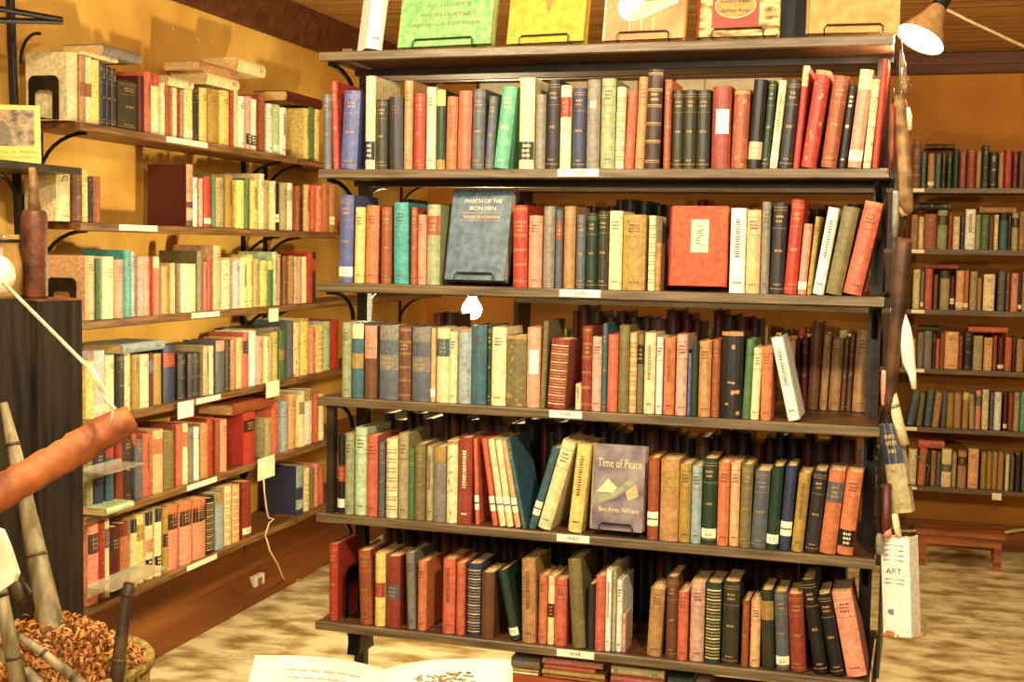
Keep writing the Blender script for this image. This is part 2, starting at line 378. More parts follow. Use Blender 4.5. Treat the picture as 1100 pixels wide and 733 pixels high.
# ------------------------------------------------------------------ the double-sided case in the middle
CA, CB = Vector((-.67, 2.9652, 0)), Vector((1, -.02395, 0)).normalized()
CRZ = math.atan2(CB.y, CB.x)
CZ = [CH+v+.011 for v in (.46218, .17761, -.10044, -.38476, -.67776, -.95338)]
CBOARD = surface('brown_case_board', (56, 36, 20), (102, 66, 36), 5, .42, .3, 60, stretch=(.8, 9, 9))
case = empty('book_case', (CA.x, CA.y, 0), CRZ)
tag(case, 'dark double-sided iron book case packed with old books in the middle of the room', 'bookcase')
XL, XR, DC = -.684, .657, .42
PX = (-.655, .636)
TAGX = ((600, 644), (602, 646), (591, 626), (599, 634), (599, 639))
def case_x(px, z): return along(px, Vector((CA.x, CA.y, z)), CB)
for i, z in enumerate(CZ):
    s = MB(); s.box(XL, XR, .004, DC-.004, z-.018, z, CBOARD)
    prof = [(-.006, z-.020), (0, z-.023), (.006, z-.020), (.006, z-.0005), (-.004, z-.0005), (-.006, z-.003)]
    s.prism(prof, 'x', XL-.004, XR+.004, EDGE); s.prism([(DC-y, q) for y, q in prof], 'x', XL-.004, XR+.004, EDGE)
    s.box(XL, XR, .195, .212, z-.032, z-.018, METAL)
    sh = s.build('shelf', case); sh['label'] = 'dark metal shelf board with a paler grooved front edge'
    for x in (PX[0]-.019, PX[1]):
        for sg in ((-1, 1) if i or x < 0 else (1,)):
            b = MB(); pts = [(x, .205+sg*(.03+.145*(1-cos(a))), z-.025-.075*(1-sin(a))) for a in [k*pi/16 for k in range(9)]]
            b.tube(pts, .006, IRON, 8); b.tube([(x, .205+sg*.175, z-.03), (x, .205+sg*.175, z-.016)], .008, IRON, 8); b.build('bracket', case, True)
    if i:
        a, b_ = TAGX[i-1]; x0, x1 = case_x(a, z), case_x(b_, z)
        lb = MB().box(x0, x1, -.0075, -.0062, z-.018, z-.001, PAPER).build('shelf_label', case)
        lb['label'] = 'ivory paper shelf label'
        text('WAR', .012, 'ink', lb, Matrix.Translation(((x0+x1)/2, -.0077, z-.0095)) @ FACE)
for x in PX:
    p = MB(); p.box(x-.014, x+.014, .19, .22, .02, CZ[0]-.002, METAL)
    p.build('post', case)
    f = MB(); f.prism([(.02, 0), (.40, 0), (.40, .02), (.25, .05), (.235, .14), (.175, .14), (.16, .05), (.02, .02)], 'x', x-.02, x+.02, IRON)
    f.build('foot', case); f = MB()
    f.prism([(.20-.05, CZ[5]-.13), (.20+.05, CZ[5]-.13), (.20+.035, CZ[5]-.07), (.26, CZ[5]-.02), (.12, CZ[5]-.02), (.165, CZ[5]-.07)], 'x', x-.017, x+.017, IRON)
    f.build('capital', case)
m = MB(); m.box(PX[0], PX[1], .198, .212, .16, .19, METAL); m.build('cross_rail', case)
m = MB(); xx = case_x(353, CZ[4]); m.box(xx-.010, xx+.009, .006, .03, CZ[4], CZ[3]-.02, METAL); m.build('end_upright', case)
m = MB(); m.box(PX[1]+.036, PX[1]+.042, .03, .40, CZ[5], CZ[0]-.03, METAL)
for k in range(5): m.box(PX[1]+.026, PX[1]+.036, .03, .40, CZ[5-k]-.02, CZ[5-k]-.003, METAL)
ep = m.build('end_panel', case)

WHERE = 'of central case'
CG = 'old books on the %s row of the central case'
R1 = '''347 356 102 -1 slt; 357 364 88 -3 red+; 364.5 382 98 4 blu g; 391.5 402 82 0 crm qchr; 403.5 415.5 107 0 dol; 417 432.5 104 -1 chr d; 433.5 442.5 87 0 tan; 443.5 455.5 101 0 red; 457 467 94 0 crm;
467.5 477 97 0 dgn cyel+bmus; 477.5 489 104 1 ora; 491 505 98 1 cor; 506 519 96 1 slt g; 520 529 104 4 slt g; 529.5 545 94 9 sea w; 557 573 84 0 crm qdol; 574.5 585 102 0 gry g; 585.5 599 86 1 chr; 600.5 612 92 0 crm pred;
614 628 95 0 nvy g; 629 643 86 0 gry o+g; 644.5 659.5 85 0 sge; 660 669.5 94 1 crm x; 670.5 680 99 3 cor; 681 691 83 3 tan; 692 708 75 2 dbr s; 712 719.5 86 0 rst; 720.5 733 97 0 dol g; 733.5 746.5 97 0 dol g; 747 761 97 0 dol g;
763.5 783.5 93 0 brk L; 784.5 801.5 98 2 rst k; 802 816.5 86 5 blk qpnk; 817 825 87 6 dgn; 826 834 87 8 crm l+v; 836 850 86 7 chr; 851 858 71 8 red cpea; 859.5 876 77 13 red k+d; 881 898 83 11 rst; 900 908 92 9 blk w; 910 924.5 76 10 sal l+ccrm; 925.5 935 86 7 crm s; 936 943 64 7 red'''
R1 = R1.replace('red+;', 'red;')
R2 = '''363.5 378 210 1 blu g+l; 380 390.5 223 1 yel; 391.5 405 221 1 ora; 409 420 223 0 rst; 423 438.5 218 -1 trq d; 440 447 223 0 rst; 447.5 456.5 231 0 sal; 457 471 220 0 sge prst;
551 566 221 -1 red s; 567 581 232 0 sal; 582 594 222 0 gry g; 595.5 603 226 0 slt prst; 604 616 222 0 tan k; 617.5 627 231 0 slt g; 628 640 229 0 dgn; 641 652 227 0 dol g; 653 667 227 0 crm d; 668 692 231 0 mus d; 695 702.5 232 0 crm x; 703 709 262 0 tan;
782.5 799 224 0 wht v; 800 815 226 0 pea d; 816 825 217 0 gry; 826 841 218 2 chr; 841.5 855 215 6 red; 856 865 241 5 sal l; 866 871 233 7 mus; 872 884 224 14 wht v; 886 903.5 224 16 olv; 904.5 924.5 219 20 cor d+k'''
R3 = '''367 376.5 347 0 sge d; 377 389.5 348 0 tea ccrm+mmus; 391 404 350 0 brn usal; 406.5 427 350 0 slt cgry+mgry; 428 441 351 0 brn s; 442 461.5 352 0 slt cgry+mgry; 462 467 353 0 pea l; 468 481.5 353 0 crm ptea; 482 490 357 0 crm; 491 504.5 354 0 pbl k;
505 521 350 0 tea d; 521.5 526.5 350 0 dgn; 527 542.5 352 0 crm d; 543.5 564.5 361 0 olv k; 565 579 352 0 sal L; 579.5 585 345 3 olv; 587 606.5 365 4 brk x; 617 623.5 413 0 crm; 624 634.5 351 0 brk s; 635 645 362 0 pnk; 645.5 650.5 348 0 tea; 651 662 360 0 cor;
663 674 350 0 olv; 674.5 682 358 0 pea x; 682.5 689.5 359 0 olv pblk; 690.5 702 358 0 crm v; 703 710 363 0 wht; 711.5 723 363 0 ora; 724.5 736 360 0 pnk d; 737 741 380 0 blu; 741.5 748 369 0 dgn; 749 762 367 0 tan d; 763 771.5 365 0 rst; 772.5 796 357 0 blk k; 796.5 805 365 3 grn;
805.5 814.5 374 2 crm; 815 827.5 373 0 ora; 846 860 365 -21 wht v'''
R4 = '''361.5 369 467 0 blk mred+l; 370 379.5 466 0 sge; 380 392.5 460 0 pgn; 393.5 405 468 0 cor d; 405.5 412.5 475 0 slt; 414 426 472 0 crm x; 427 437.5 466 0 kha d; 438 444.5 482 0 grn; 445 456 477 0 olv; 456.5 464 480 0 kha; 465 478 480 0 gry cmus; 479 490.5 474 0 crm k; 492 506 470 0 brk V;
507 514.5 472 -4 cor M; 529 534.5 473 -14 cor M; 536 543 474 -15 crm M; 544 551 475 -15 crm M; 552 559 476 -17 pea M; 560 565.5 474 -20 tea; 566.6 574.5 481 25 tea M; 576 590.5 475 26 crm d; 609 623.5 478 9 yel v;
694.5 706 492 0 rst M; 708 727.5 494 0 tan pmus; 728 740.5 499 0 mus d; 741.5 752 501 0 pbl; 752.5 768 493 0 dgn g+l; 769.5 781.5 497 0 ora; 782 792.5 498 0 pea; 793.5 805.5 499 1 olv; 806 822 506 3 slt g; 822.5 835 501 4 dgn l; 836 848 501 5 nvy M; 849.5 862 509 6 mus; 864 878.5 506 7 chr g; 879.5 897 506 8 ora pslt; 898 915.5 508 8 ora d+qblk'''
R5 = '''352 361.5 585 0 red; 387 400 592 -3 rst; 402 413 595 0 yel mred; 414 428.5 598 0 brk mslt; 437 446 595 -3 gry; 447.5 457 604 0 ora d; 474.5 487.5 601 0 cor v; 489 498 605 0 cor k; 500.5 515 606 0 nvy x; 516.5 530 615 0 brn; 549 559 615 -16 dgn l; 561 575.5 602 -2 tan v; 577 586 619 0 ora; 587 594 620 0 crm mmar; 594.5 607 623 0 cor; 615 629 603 -7 olv;
630 637.5 628 0 chr; 638.5 648.5 619 0 cor; 649 655 613 0 wht; 656 660 612 0 kha; 660.5 666.5 624 0 wht; 667 671 661 0 pnk; 694 709 633 3 tan d; 714 726 620 0 brn; 727 737.5 636 0 cor; 740 755 626 0 pnk d; 756.5 773 626 0 dgn x; 774.5 792 625 0 dol g; 795.5 803 646 0 rst; 804.5 815 647 0 pea; 816.5 832 635 -4 dol pmus; 834 848 637 -5 slt l+g; 849.5 866 640 -6 brk g; 873 890 626 -17 blk; 892 907.5 642 -17 blk g; 910 932 641 -19 sal'''
FL = {1: ''}
for i, dt in enumerate((R1, R2, R3, R4, R5)):
    row(dt, CA, CB, CZ[i+1], ONES[i]+' row '+WHERE, CG % ONES[i], .155, .012, .008)
# the back face of the case: books seen over and between the front ones
BACKROW = '''852 858 365 0 dbr; 859 866 363 0 mar; 866.5 878 347 3 brn; 879.5 887.5 360 3 tan; 889 901 365 3 tan; 902 907 363 3 brn; 908 913 358 3 brn; 914.5 931 354 3 tan'''
row(BACKROW, CA, CB, CZ[3], 'rear row behind third row of case', 'books on the rear face of the case', .10, .268, .004)
for i in range(5):                           # rear-face books added in dark colours, so the gaps look shaded
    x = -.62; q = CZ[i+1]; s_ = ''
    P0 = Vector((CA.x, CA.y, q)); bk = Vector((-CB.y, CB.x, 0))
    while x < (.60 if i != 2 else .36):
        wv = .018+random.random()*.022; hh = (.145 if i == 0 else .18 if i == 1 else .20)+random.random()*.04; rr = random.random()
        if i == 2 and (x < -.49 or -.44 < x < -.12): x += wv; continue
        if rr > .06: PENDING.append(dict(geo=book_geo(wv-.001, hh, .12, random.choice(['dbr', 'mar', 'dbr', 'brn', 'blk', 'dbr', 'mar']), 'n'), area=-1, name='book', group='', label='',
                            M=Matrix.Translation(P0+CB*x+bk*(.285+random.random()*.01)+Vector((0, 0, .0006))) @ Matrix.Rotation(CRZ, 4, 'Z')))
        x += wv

# ------------------------------------------------------------------ left wall shelves
LX = -2.2612
LA, LB = Vector((LX, 0, 0)), Vector((0, 1, 0))
LZ = [CH+v+.011 for v in (.33643, .0465, -.24283, -.53745, -.8266, -1.10322)]
Y1, Y2, Y3 = 3.31, 4.76, 6.5
def wall_shelf(y0, y1, nm, tags):
    t = empty('wall_shelving', (XWL, y0, 0)); tag(t, nm, 'shelves')
    for i, z in enumerate(LZ):
        s = MB(); s.box(0, .198, 0, y1-y0, z-.020, z, WOOD)
        s.prism([(.198, z-.024), (.204, z-.026), (.212, z-.022), (.212, z-.003), (.209, z-.0005), (.198, z-.0005)], 'y', 0, y1-y0, LEDGE)
        s.build('shelf', t)
        for yy in (.10, y1-y0-.06):
            b = MB(); b.tube([(.006+.16*(1-cos(a)), yy, z-.024-.13*(1-sin(a))) for a in [k*pi/16 for k in range(9)]], .006, IRON, 8)
            b.box(0, .008, yy-.012, yy+.012, z-.19, z-.02, IRON); b.build('bracket', t)
    for (zi, pa, pb) in tags:
        z = LZ[zi]; A = Vector((LX, 0, z)); a, b = along(pa, A, LB)-y0, along(pb, A, LB)-y0
        o = MB().box(.2125, .2138, a, b, z-.020, z-.002, PAPER).build('shelf_label', t); o['label'] = 'ivory paper shelf label'
    return t
wall_shelf(Y1, Y2, 'brown wooden shelves of books along the ochre wall', ((0, 178, 222), (1, 127, 168), (2, 205, 235), (3, 210, 236), (4, 200, 232), (5, 200, 232)))
wall_shelf(Y2+.03, Y3, 'brown wooden shelves farther along the ochre wall, beyond the gap', ())
HC = MB()
def hang_card(x0, x1, y0, y1, label):
    a, b = at_x(x0, y0, LX+.016), at_x(x1, y1, LX+.016)
    o = MB().box(LX+.0150, LX+.0165, a.y, b.y, b.z, a.z, PAPER).build('paper_card'); tag(o, label, 'card', 'cards hung on the shelf edges')
hang_card(191, 208, 433, 447, 'white card on the edge of the fourth wall shelf, over the red books')
hang_card(286, 300, 411, 425, 'white card on the fourth wall shelf edge, near its far end')
hang_card(277, 295, 494, 511, 'white card on the fifth wall shelf edge, above the gap with a cord')
hang_card(289, 299, 332, 345, 'white card on the third wall shelf edge, near its far end')
LW = '%s shelf on ochre wall'
LGR = 'old books on the %s shelf of the ochre wall'
L1 = '''75.5 87 57 0 crm; 88 94 60 0 tan mrst; 94.5 101 62 0 crm mrst; 101.5 110 65 0 yel; 110.5 116 70 0 chr; 116.5 121 72 0 blk; 121.5 126.5 74 0 dbr; 127 147.5 88 0 dol; 149 155 82 0 mar; 156 163.5 78 0 cor; 165 173.5 80 0 crm cred+l; 174 177.5 90 0 crm; 178 182 92 0 rst; 182.5 186 94 0 cor; 186.5 190 95 0 crm; 190.5 194 97 0 brk; 194.5 198 97 0 tan; 198.5 201.5 97 0 crm; 202 207 97 0 yel l;
208 214 94 0 chr; 215 223 95 0 yel; 225 236 96 0 mus; 238 248 98 0 yel; 249 252 98 0 red; 252.5 256 98 0 crm; 256.5 263.5 104 0 wht; 264 269 104 0 pnk qchr; 270 278 107 0 wht qchr; 279.5 285 102 0 rst; 287 293 112 0 wht; 294 300.5 113 0 pgn l; 301 308 116 0 wht; 327 332 117 0 yel; 333 339 116 0 grn; 340 345 118 0 yel'''
L2 = '''63 78 182 0 crm; 80 90 182 0 brn; 91 96.5 183 0 yel; 97 100 190 0 blk; 101 108 190 0 rst; 201 208 177 0 mar usal+msal+qsal; 208.5 214 191 0 wht; 215 218.5 192 0 pnk; 219.5 227 190 0 red l; 228 231.5 188 0 grn; 233 242 191 0 kha; 243.5 251.5 188 0 mus; 254 262.5 194 0 yel; 263 268.5 192 0 grn; 269.5 278 194 0 yel; 279 284 187 0 crm; 285 290 194 0 kha; 290.5 295.5 195 0 crm; 296 301.5 197 0 blk M; 302 308.5 197 0 kha; 309 316.5 197 0 wht ppgn;
318 321.5 200 0 rst; 322 327 198 0 dbr; 327.5 333 199 0 pea; 334 339 200 0 cor; 339.5 346 200 0 sal; 347 353 198 0 ora; 354 359 200 0 tan M; 359.5 363 201 0 rst'''
L3 = '''94 104 275 0 pea; 105 109.5 278 0 grn; 110 122 276 0 crm ppgn; 123 132.5 279 0 sal; 133.5 141 269 0 trq; 141.5 147.5 271 0 pbl d; 148 154.5 276 0 pnk; 155.5 163.5 276 0 sal; 165 171 276 0 cor cpgn; 172 175 280 0 olv; 175.5 184 286 0 mus; 184.5 189.5 283 0 pea; 190 191.5 283 0 brn; 196 212 284 0 crm; 213 219 270 0 olv; 220.5 224 281 0 cor; 224.5 229 280 0 red; 230 238 264 0 pea; 240 249 277 0 crm k; 250.5 258 280 0 lav; 259 266 277 0 crm; 266.5 272 274 0 yel; 273 279 278 0 kha; 280 287 280 0 yel; 288 294 280 0 grn cyel; 295 299.5 271 0 pgn; 300 303 273 0 tan;
305 309.5 275 0 brn; 310 316 275 0 tan; 317 320.5 276 0 pgn; 321 325 277 0 sal; 325.5 330 276 -1 crm; 331 336 271 0 red; 336.5 341 271 0 chr pred'''
L4 = '''92 102 388 0 yel; 104 115.5 377 0 lav l; 116.5 125.5 382 0 crm; 126 134 382 0 chr; 135 142.5 380 0 crm k; 143 151 381 0 mus; 152 161.5 381 0 crm; 162 167.5 379 0 mar pblu; 168 176.5 380 0 mus g; 178 190.5 371 0 nvy pred; 193 201 380 0 chr g; 202 208.5 380 0 chr g; 209 216.5 379 0 chr g; 218 224 372 0 kha; 224.5 230 372 0 crm; 231.5 241 366 0 slt csal; 242 247 366 0 dbr; 248 253.5 365 0 tan; 254.5 261 363 0 pea; 262 267.5 358 0 cor pblk; 268.5 275 356 0 wht; 276 283 361 0 pnk; 284 288 362 0 crm; 288.5 292.5 362 0 kha; 293 300.5 357 0 yel; 301.5 307.5 355 0 grn mmus;
309 315 345 0 slt; 316 324 344 0 crm k; 325 333 343 0 yel k; 334 339.5 352 0 sal; 341 348 350 0 yel x; 349 356.5 346 0 pgn; 358 366 344 0 red'''
L5 = '''95 101 484 0 sge; 104 114 480 0 nvy; 115 123.5 478 0 tea cred; 124.5 131.5 476 0 brk; 134 144 466 0 dbr; 145 153.5 472 0 slt; 156 163.5 466 0 cor; 165 175.5 462 0 pea pcor; 177 188 463 0 olv; 190 196 456 0 cor; 196.5 201.5 455 0 crm pcor; 203 209 459 0 gry; 209.5 214.5 459 0 wht; 215.5 223.5 455 0 tan; 224.5 231 449 0 red; 232 236 452 0 rst; 237 244 451 0 sal; 262 274 443 0 red pblk; 286 293 450 0 kha; 294 301.5 432 0 cor; 303 310 431 0 pbl;
312 320 423 0 pea; 321 327 424 0 crm pgry; 328 336.5 419 0 wht cmus; 338 342 423 0 cor; 343 347.5 424 0 crm l'''
L6 = '''95 106.5 561 0 sal pchr; 107 113 559 0 red; 113.5 119.5 556 0 crm pslt; 121 131.5 566 0 mar pdbr+bchr; 132 140 562 0 ora cbrk+qdbr; 141 147.5 558 0 crm cchr+qdbr; 148.5 157 553 0 yel bcrm+pmus; 158 166 550 0 crm cchr+msal+qblk; 167 174 546 0 crm cchr+qblk; 175 180 545 0 mus mdbr; 181 192 542 0 sal cora+pblk; 193 206 539 0 sal cora+pblk; 207 221 536 0 sal cora+pblk; 222.5 231 535 0 blk x; 232 241 530 0 pbl cmus; 242.5 249.5 522 0 crm x; 250 257.5 521 0 pea x; 260 269.5 517 0 brk l; 319 327 500 0 nvy upbl+qpbl; 328 332.5 503 0 crm x; 333 337.5 504 0 olv; 338 343 499 0 sal; 344 348.5 500 0 cor'''
LF = {0: '86 127 53 58 crm; 112 152 58 70 gry xx; 180 207 86 96 crm; 222 256 83 95 crm; 215 256 72 82 tan; 255 284 90 104 crm; 308 345 105 116 mar',
      1: '', 2: '', 3: '131 176 368 378 pbl; 276 300 345 351 gry', 4: '250 294 425 437 rst', 5: ''}
for i, dt in enumerate((L1, L2, L3, L4, L5, L6)):
    row(dt, LA, LB, LZ[i], LW % ONES[i], LGR % ONES[i], .165, .015, .012, LF[i].replace(' xx', ''))

# ------------------------------------------------------------------ shelves on the back wall
BY = 6.60
BA, BB = Vector((0, BY, 0)), Vector((1, 0, 0))
BZ = [CH+v+.011 for v in (.31718, .02533, -.2642, -.54949, -.83447, -1.12256)]
t = empty('back_shelving', (0, BY, 0)); tag(t, 'dark shelves of old books covering the far wall above the bench', 'shelves')
bx0, bx1 = along(556, Vector((0, BY, BZ[0])), BB), 2.6
for i, z in enumerate(BZ):
    s = MB(); s.box(bx0, bx1, .006, YB-BY, z-.022, z, METAL); s.box(bx0, bx1, -.004, .006, z-.024, z-.0005, EDGE); s.build('shelf', t)
    for pa, pb in (((979, 993),) if i in (0, 1, 2, 3) else ((972, 985),)):
        a, b = along(pa, Vector((0, BY, z)), BB), along(pb, Vector((0, BY, z)), BB)
        MB().box(a, b, -.0052, -.0042, z-.020, z-.003, PAPER).build('shelf_label', t)
for x in (bx0, along(951, Vector((0, BY, 1)), BB), 1.75, bx1):
    MB().box(x-.012, x+.012, .01, YB-BY, .05, BZ[0]+.03, METAL).build('upright', t)
MB().box(along(1066, Vector((0, BY, BZ[5])), BB), along(1076, Vector((0, BY, BZ[5])), BB), -.006, -.0045, BZ[5]-.045, BZ[5]-.012, PAPER).build('hanging_card', t)
B1 = '''979 988 151 0 brn s; 989 994 163 0 tea; 996 1003 165 0 tan l; 1004 1010 165 0 tea; 1011 1015 163 0 dbr; 1016.5 1022 164 0 dgn; 1023 1029 160 0 dgn; 1030 1037 163 0 rst; 1038 1047 160 0 brk; 1048 1053 163 0 tan; 1054 1061.5 156 0 dgn; 1062.5 1070.5 163 0 chr w; 1072 1077.5 164 0 tan; 1078.5 1086 161 0 red; 1087 1093 163 0 mar; 1094 1100 162 0 brn; 1101 1108 160 0 tan'''
B2 = '''978 985 231 0 tan; 986 991.5 233 0 crm; 992 1005 230 0 rst; 1006 1016.5 226 0 sge pdol; 1017.5 1022.5 230 0 brk; 1023 1030 233 0 crm; 1031 1035.5 232 0 nvy; 1036 1046.5 225 0 wht; 1047 1052.5 231 0 sge; 1053 1061.5 231 0 grn; 1062 1066.5 232 0 brn; 1067 1071.5 231 0 crm; 1073 1081.5 229 0 tea cblk; 1082 1085.5 231 0 blk; 1086 1093 229 0 kha pblk; 1094 1100 228 0 mus; 1101 1107 230 0 brn'''
B3 = '''980 987 290 0 crm d; 988 991.5 292 0 gry l; 992.5 1000.5 289 0 cor; 1002 1006.5 295 0 brn; 1009 1019 291 0 kha cchr; 1020 1024.5 297 0 mar M; 1026 1034.5 291 0 pea l; 1035 1039.5 291 0 ora l; 1041 1048.5 292 0 kha; 1049 1053.5 299 0 tan; 1055.5 1067.5 295 0 crm; 1071 1078.5 291 0 slt; 1079.5 1084 293 0 brn; 1085 1092.5 294 0 sal; 1093 1096.5 295 0 nvy l; 1097 1103 293 0 tan'''
B4 = '''968 977 363 0 ora; 978 983.5 364 0 mus; 984.5 991 357 0 gry; 991.5 1000 356 0 gry d; 1001 1004 358 0 chr; 1004.5 1008.5 364 0 cor; 1009 1013.5 358 0 rst; 1014 1028.5 357 0 pea; 1029 1033.5 361 0 brk; 1034.5 1043.5 357 0 blk g; 1044.5 1054.5 361 0 kha; 1056 1065 363 0 pea; 1066 1070 361 0 rst; 1071 1077.5 362 0 mar l; 1078.5 1086 363 0 cor; 1087 1090 362 0 dbr; 1091 1099 365 0 tan; 1100 1106 362 0 dbr'''
B5 = '''973 981 421 6 tea; 983 990 423 3 olv; 992 999.5 419 3 tea; 1000.5 1008 422 3 tan; 1010 1015.5 422 1 slt; 1016 1023.5 423 0 mus; 1024 1031.5 423 0 tan; 1033 1039.5 422 0 mus cyel; 1041 1046.5 424 -1 kha; 1047 1052.5 420 0 sal pgrn; 1054 1061 419 0 crm; 1062.5 1066 422 0 slt; 1067 1074.5 422 0 wht; 1077 1081 424 0 mar l; 1082 1087.5 424 0 brk; 1088 1094 422 0 kha; 1095 1101.5 422 0 sea'''
B6 = '''975 983.5 483 0 crm l; 985 993 482 2 ora; 994 998.5 484 0 dgn; 999 1004.5 485 0 tan; 1005 1009.5 486 0 slt; 1010.5 1021 483 0 crm mslt; 1022 1026.5 487 0 kha; 1028 1037 486 0 tan pdbr; 1039 1050 483 0 pea; 1053 1058.5 487 0 mus s; 1059 1064.5 487 0 mus s; 1065 1070.5 487 0 tan s; 1071 1077 487 0 tan s; 1079 1083 489 0 crm; 1084 1088.5 491 0 slt; 1090 1095.5 489 0 dbr; 1097 1104 488 0 slt'''
BF = {0: '992 1024 155 160 dbr', 1: '980 1021 219 227 blk; 1050 1090 223 229 tan', 2: '991 1028 284 289 brk', 3: '985 1008 349 354 dol; 1039 1081 350 356 cor', 4: '', 5: '985 1013 473 481 cor'}
for i, dt in enumerate((B1, B2, B3, B4, B5, B6)):
    row(dt, BA, BB, BZ[i], ONES[i]+' shelf of far wall', 'old books on the %s shelf of the far wall' % ONES[i], .17, .012, .012, BF[i])
# what stands on the same shelves behind the case, seen only in slits
cs = ['dbr', 'mar', 'brn', 'tan', 'crm', 'kha', 'dgn', 'chr', 'rst', 'sge', 'brk', 'slt']
for i in range(6):
    x = 562; s_ = ''
    while x < 936:
        wv = 6+random.random()*5; s_ += '%.1f %.1f %.1f 0 %s;' % (x, x+wv, project(Vector((.5, BY, BZ[i])))[1]-36-random.random()*12, random.choice(cs)); x += wv+.6
    n0 = len(PENDING); row(s_, BA, BB, BZ[i], ONES[i]+' shelf of far wall behind the case', 'books', .17, .012, .012)
    for b in PENDING[n0:]: b['area'] = 0
flush(320)
for i, (a, b, y0, y1) in enumerate(((516, 562, 82, 112), (598, 630, 80, 112), (654, 684, 80, 112), (720, 756, 80, 112), (758, 840, 76, 96), (428, 470, 80, 112))):
    p, q = at_y(a, y0, YB-.005), at_y(b, y1, YB-.005)
    o = MB().box(p.x, q.x, YB-.006, YB-.003, q.z, p.z, PAPER).build('paper_sheet')
    tag(o, 'cream paper sheet pinned on the far wall, %s from left above the top row' % ONES[(i+1) % 6], 'paper', 'paper sheets on the far wall')

# ------------------------------------------------------------------ books shown face out
BLKW = surface('black_wire', (20, 17, 14), (44, 38, 30), 60, .35, .2, 300, metal=.4)
def face_book(x0, x1, ybase, z, h, th, tilt, col, label, rz=0.0, out=.02, edge='crm', easel=True, ytop=None, where='', group=None, A=CA, B=CB, brz=CRZ):
    """a book leaning back on a wire stand, its front board to the room; returns the cover object, width and height"""
    P0 = Vector((A.x, A.y, z)); bk = Vector((-B.y, B.x, 0)); P0 = P0+bk*out
    t0, t1 = along(x0, P0, B), along(x1, P0, B); w = t1-t0
    if ytop is not None: h = height(P0+B*((t0+t1)/2), ytop)/cos(tilt)
    M = Matrix.Translation(P0+B*((t0+t1)/2)+Vector((0, 0, .014))) @ Matrix.Rotation(brz+rz, 4, 'Z') @ Matrix.Rotation(-tilt, 4, 'X')
    c = MB(); t = .003                       # boards, spine on the left
    c.box(-w/2, w/2, -t, 0, 0, h, col); c.box(-w/2, w/2, th, th+t, 0, h, col)
    c.prism([(-w/2, -t)]+[(-w/2-.006*sin(a), -t+(th+2*t)*a/pi) for a in [k*pi/6 for k in range(1, 6)]]+[(-w/2, th+t), (-w/2+.002, th+t), (-w/2+.002, -t)], 'z', 0, h, edge)
    o = c.build('book'); o.matrix_world = M; tag(o, label, 'book', group)
    MB().box(-w/2+.002, w/2-.004, .0003, th-.0003, .004, h-.004, PAGES).build('page_block', o)
    if easel:
        e = MB(); lw = w*.32; yy = -t-.004
        e.tube([(-lw, th+.006, -.003), (-lw, yy-.004, -.003), (-lw, yy-.004, .010), (-lw+.006, yy-.001, .016)]+[(-lw+.006+(2*lw-.012)*k/24, yy-.001, .016) for k in range(1, 24)]+[(lw-.006, yy-.001, .016), (lw, yy-.004, .010), (lw, yy-.004, -.003), (lw, th+.006, -.003)], .0016, BLKW, 6)
        for k in range(26):
            x = -lw+.006+(2*lw-.012)*k/25; e.tube([(x-.0012, yy-.0035, .0145), (x+.0012, yy-.0035, .0185)], .0009, BLKW, 5)
        for x in (-lw, lw): e.tube([(x, th+.006, -.003), (x, th+.007, h*.6)], .0016, BLKW, 6)
        e.tube([(-lw, th+.007, h*.6), (lw, th+.007, h*.6)], .0016, BLKW, 6)
        yl = th+.045; e.tube([(0, th+.007, h*.55), (0, yl, (yl*sin(tilt)-.009)/cos(tilt))], .0016, BLKW, 6)
        eo = e.build('wire_easel'); eo.matrix_world = M; tag(eo, 'black wire easel holding the '+where, 'easel', 'wire easels on the central case')
    return o, w, h, -t
def put(o, s_, size, mat, x, y, z, width=None): return text(s_, size, mat, o, Matrix.Translation((x, y, z)) @ FACE, width=width)
def deco(o, name, fn, lab=None):
    m = MB(); fn(m); q = m.build(name, o)
    if lab: q['label'] = lab
    return q
Z0 = CZ[0]; TG = 'books displayed face out along the case top'
GREENC = surface('bright_green_cover', (98, 150, 84), (136, 182, 108), 60, .5, .4, 400)
YELC = surface('bright_yellow_cover', (160, 136, 12), (196, 170, 40), 40, .5, .4, 400)
ROSE = surface('rosy_tan_cover', (176, 112, 66), (204, 142, 88), 20, .5, .2, 300)
SEPIA = surface('sepia_picture', (110, 78, 40), (226, 190, 124), 26, .5, .2, 300, contrast=(.4, .6), stretch=(1, 1, 3))
TANC = surface('plain_tan_cover', (164, 122, 62), (190, 148, 84), 40, .55, .4, 400)
o, w, h, y = face_book(425, 529, 48, Z0, .30, .022, .20, GREENC, 'bright green atlas displayed face out on top of the case, gold title', rz=-.10, out=.05, where='bright green atlas on the case top', group=TG)
put(o, "A COLLIER'S", .0125, 'olv', .004, y-.0006, .102, w*.48); put(o, 'WORLD ATLAS', .0125, 'olv', .004, y-.0006, .078, w*.60); put(o, 'AND GAZETTEER', .0125, 'olv', .002, y-.0006, .054, w*.74)
o, w, h, y = face_book(543, 628, 42, Z0, .29, .024, .20, YELC, 'bright yellow clothbound book displayed face out on top of the case', rz=-.10, out=.05, edge='yel', where='bright yellow book on the case top', group=TG)
def f(m):
    for a, b, c_, d in ((-w/2+.014, w/2-.014, .018, .0192), (-w/2+.014, w/2-.014, h-.02, h-.0188)): m.box(a, b, y-.0007, y, c_, d, 'mus')
    for a in (-w/2+.014, w/2-.014): m.box(a, a+.0012, y-.0007, y, .018, h-.02, 'mus')
deco(o, 'cover_border', f)
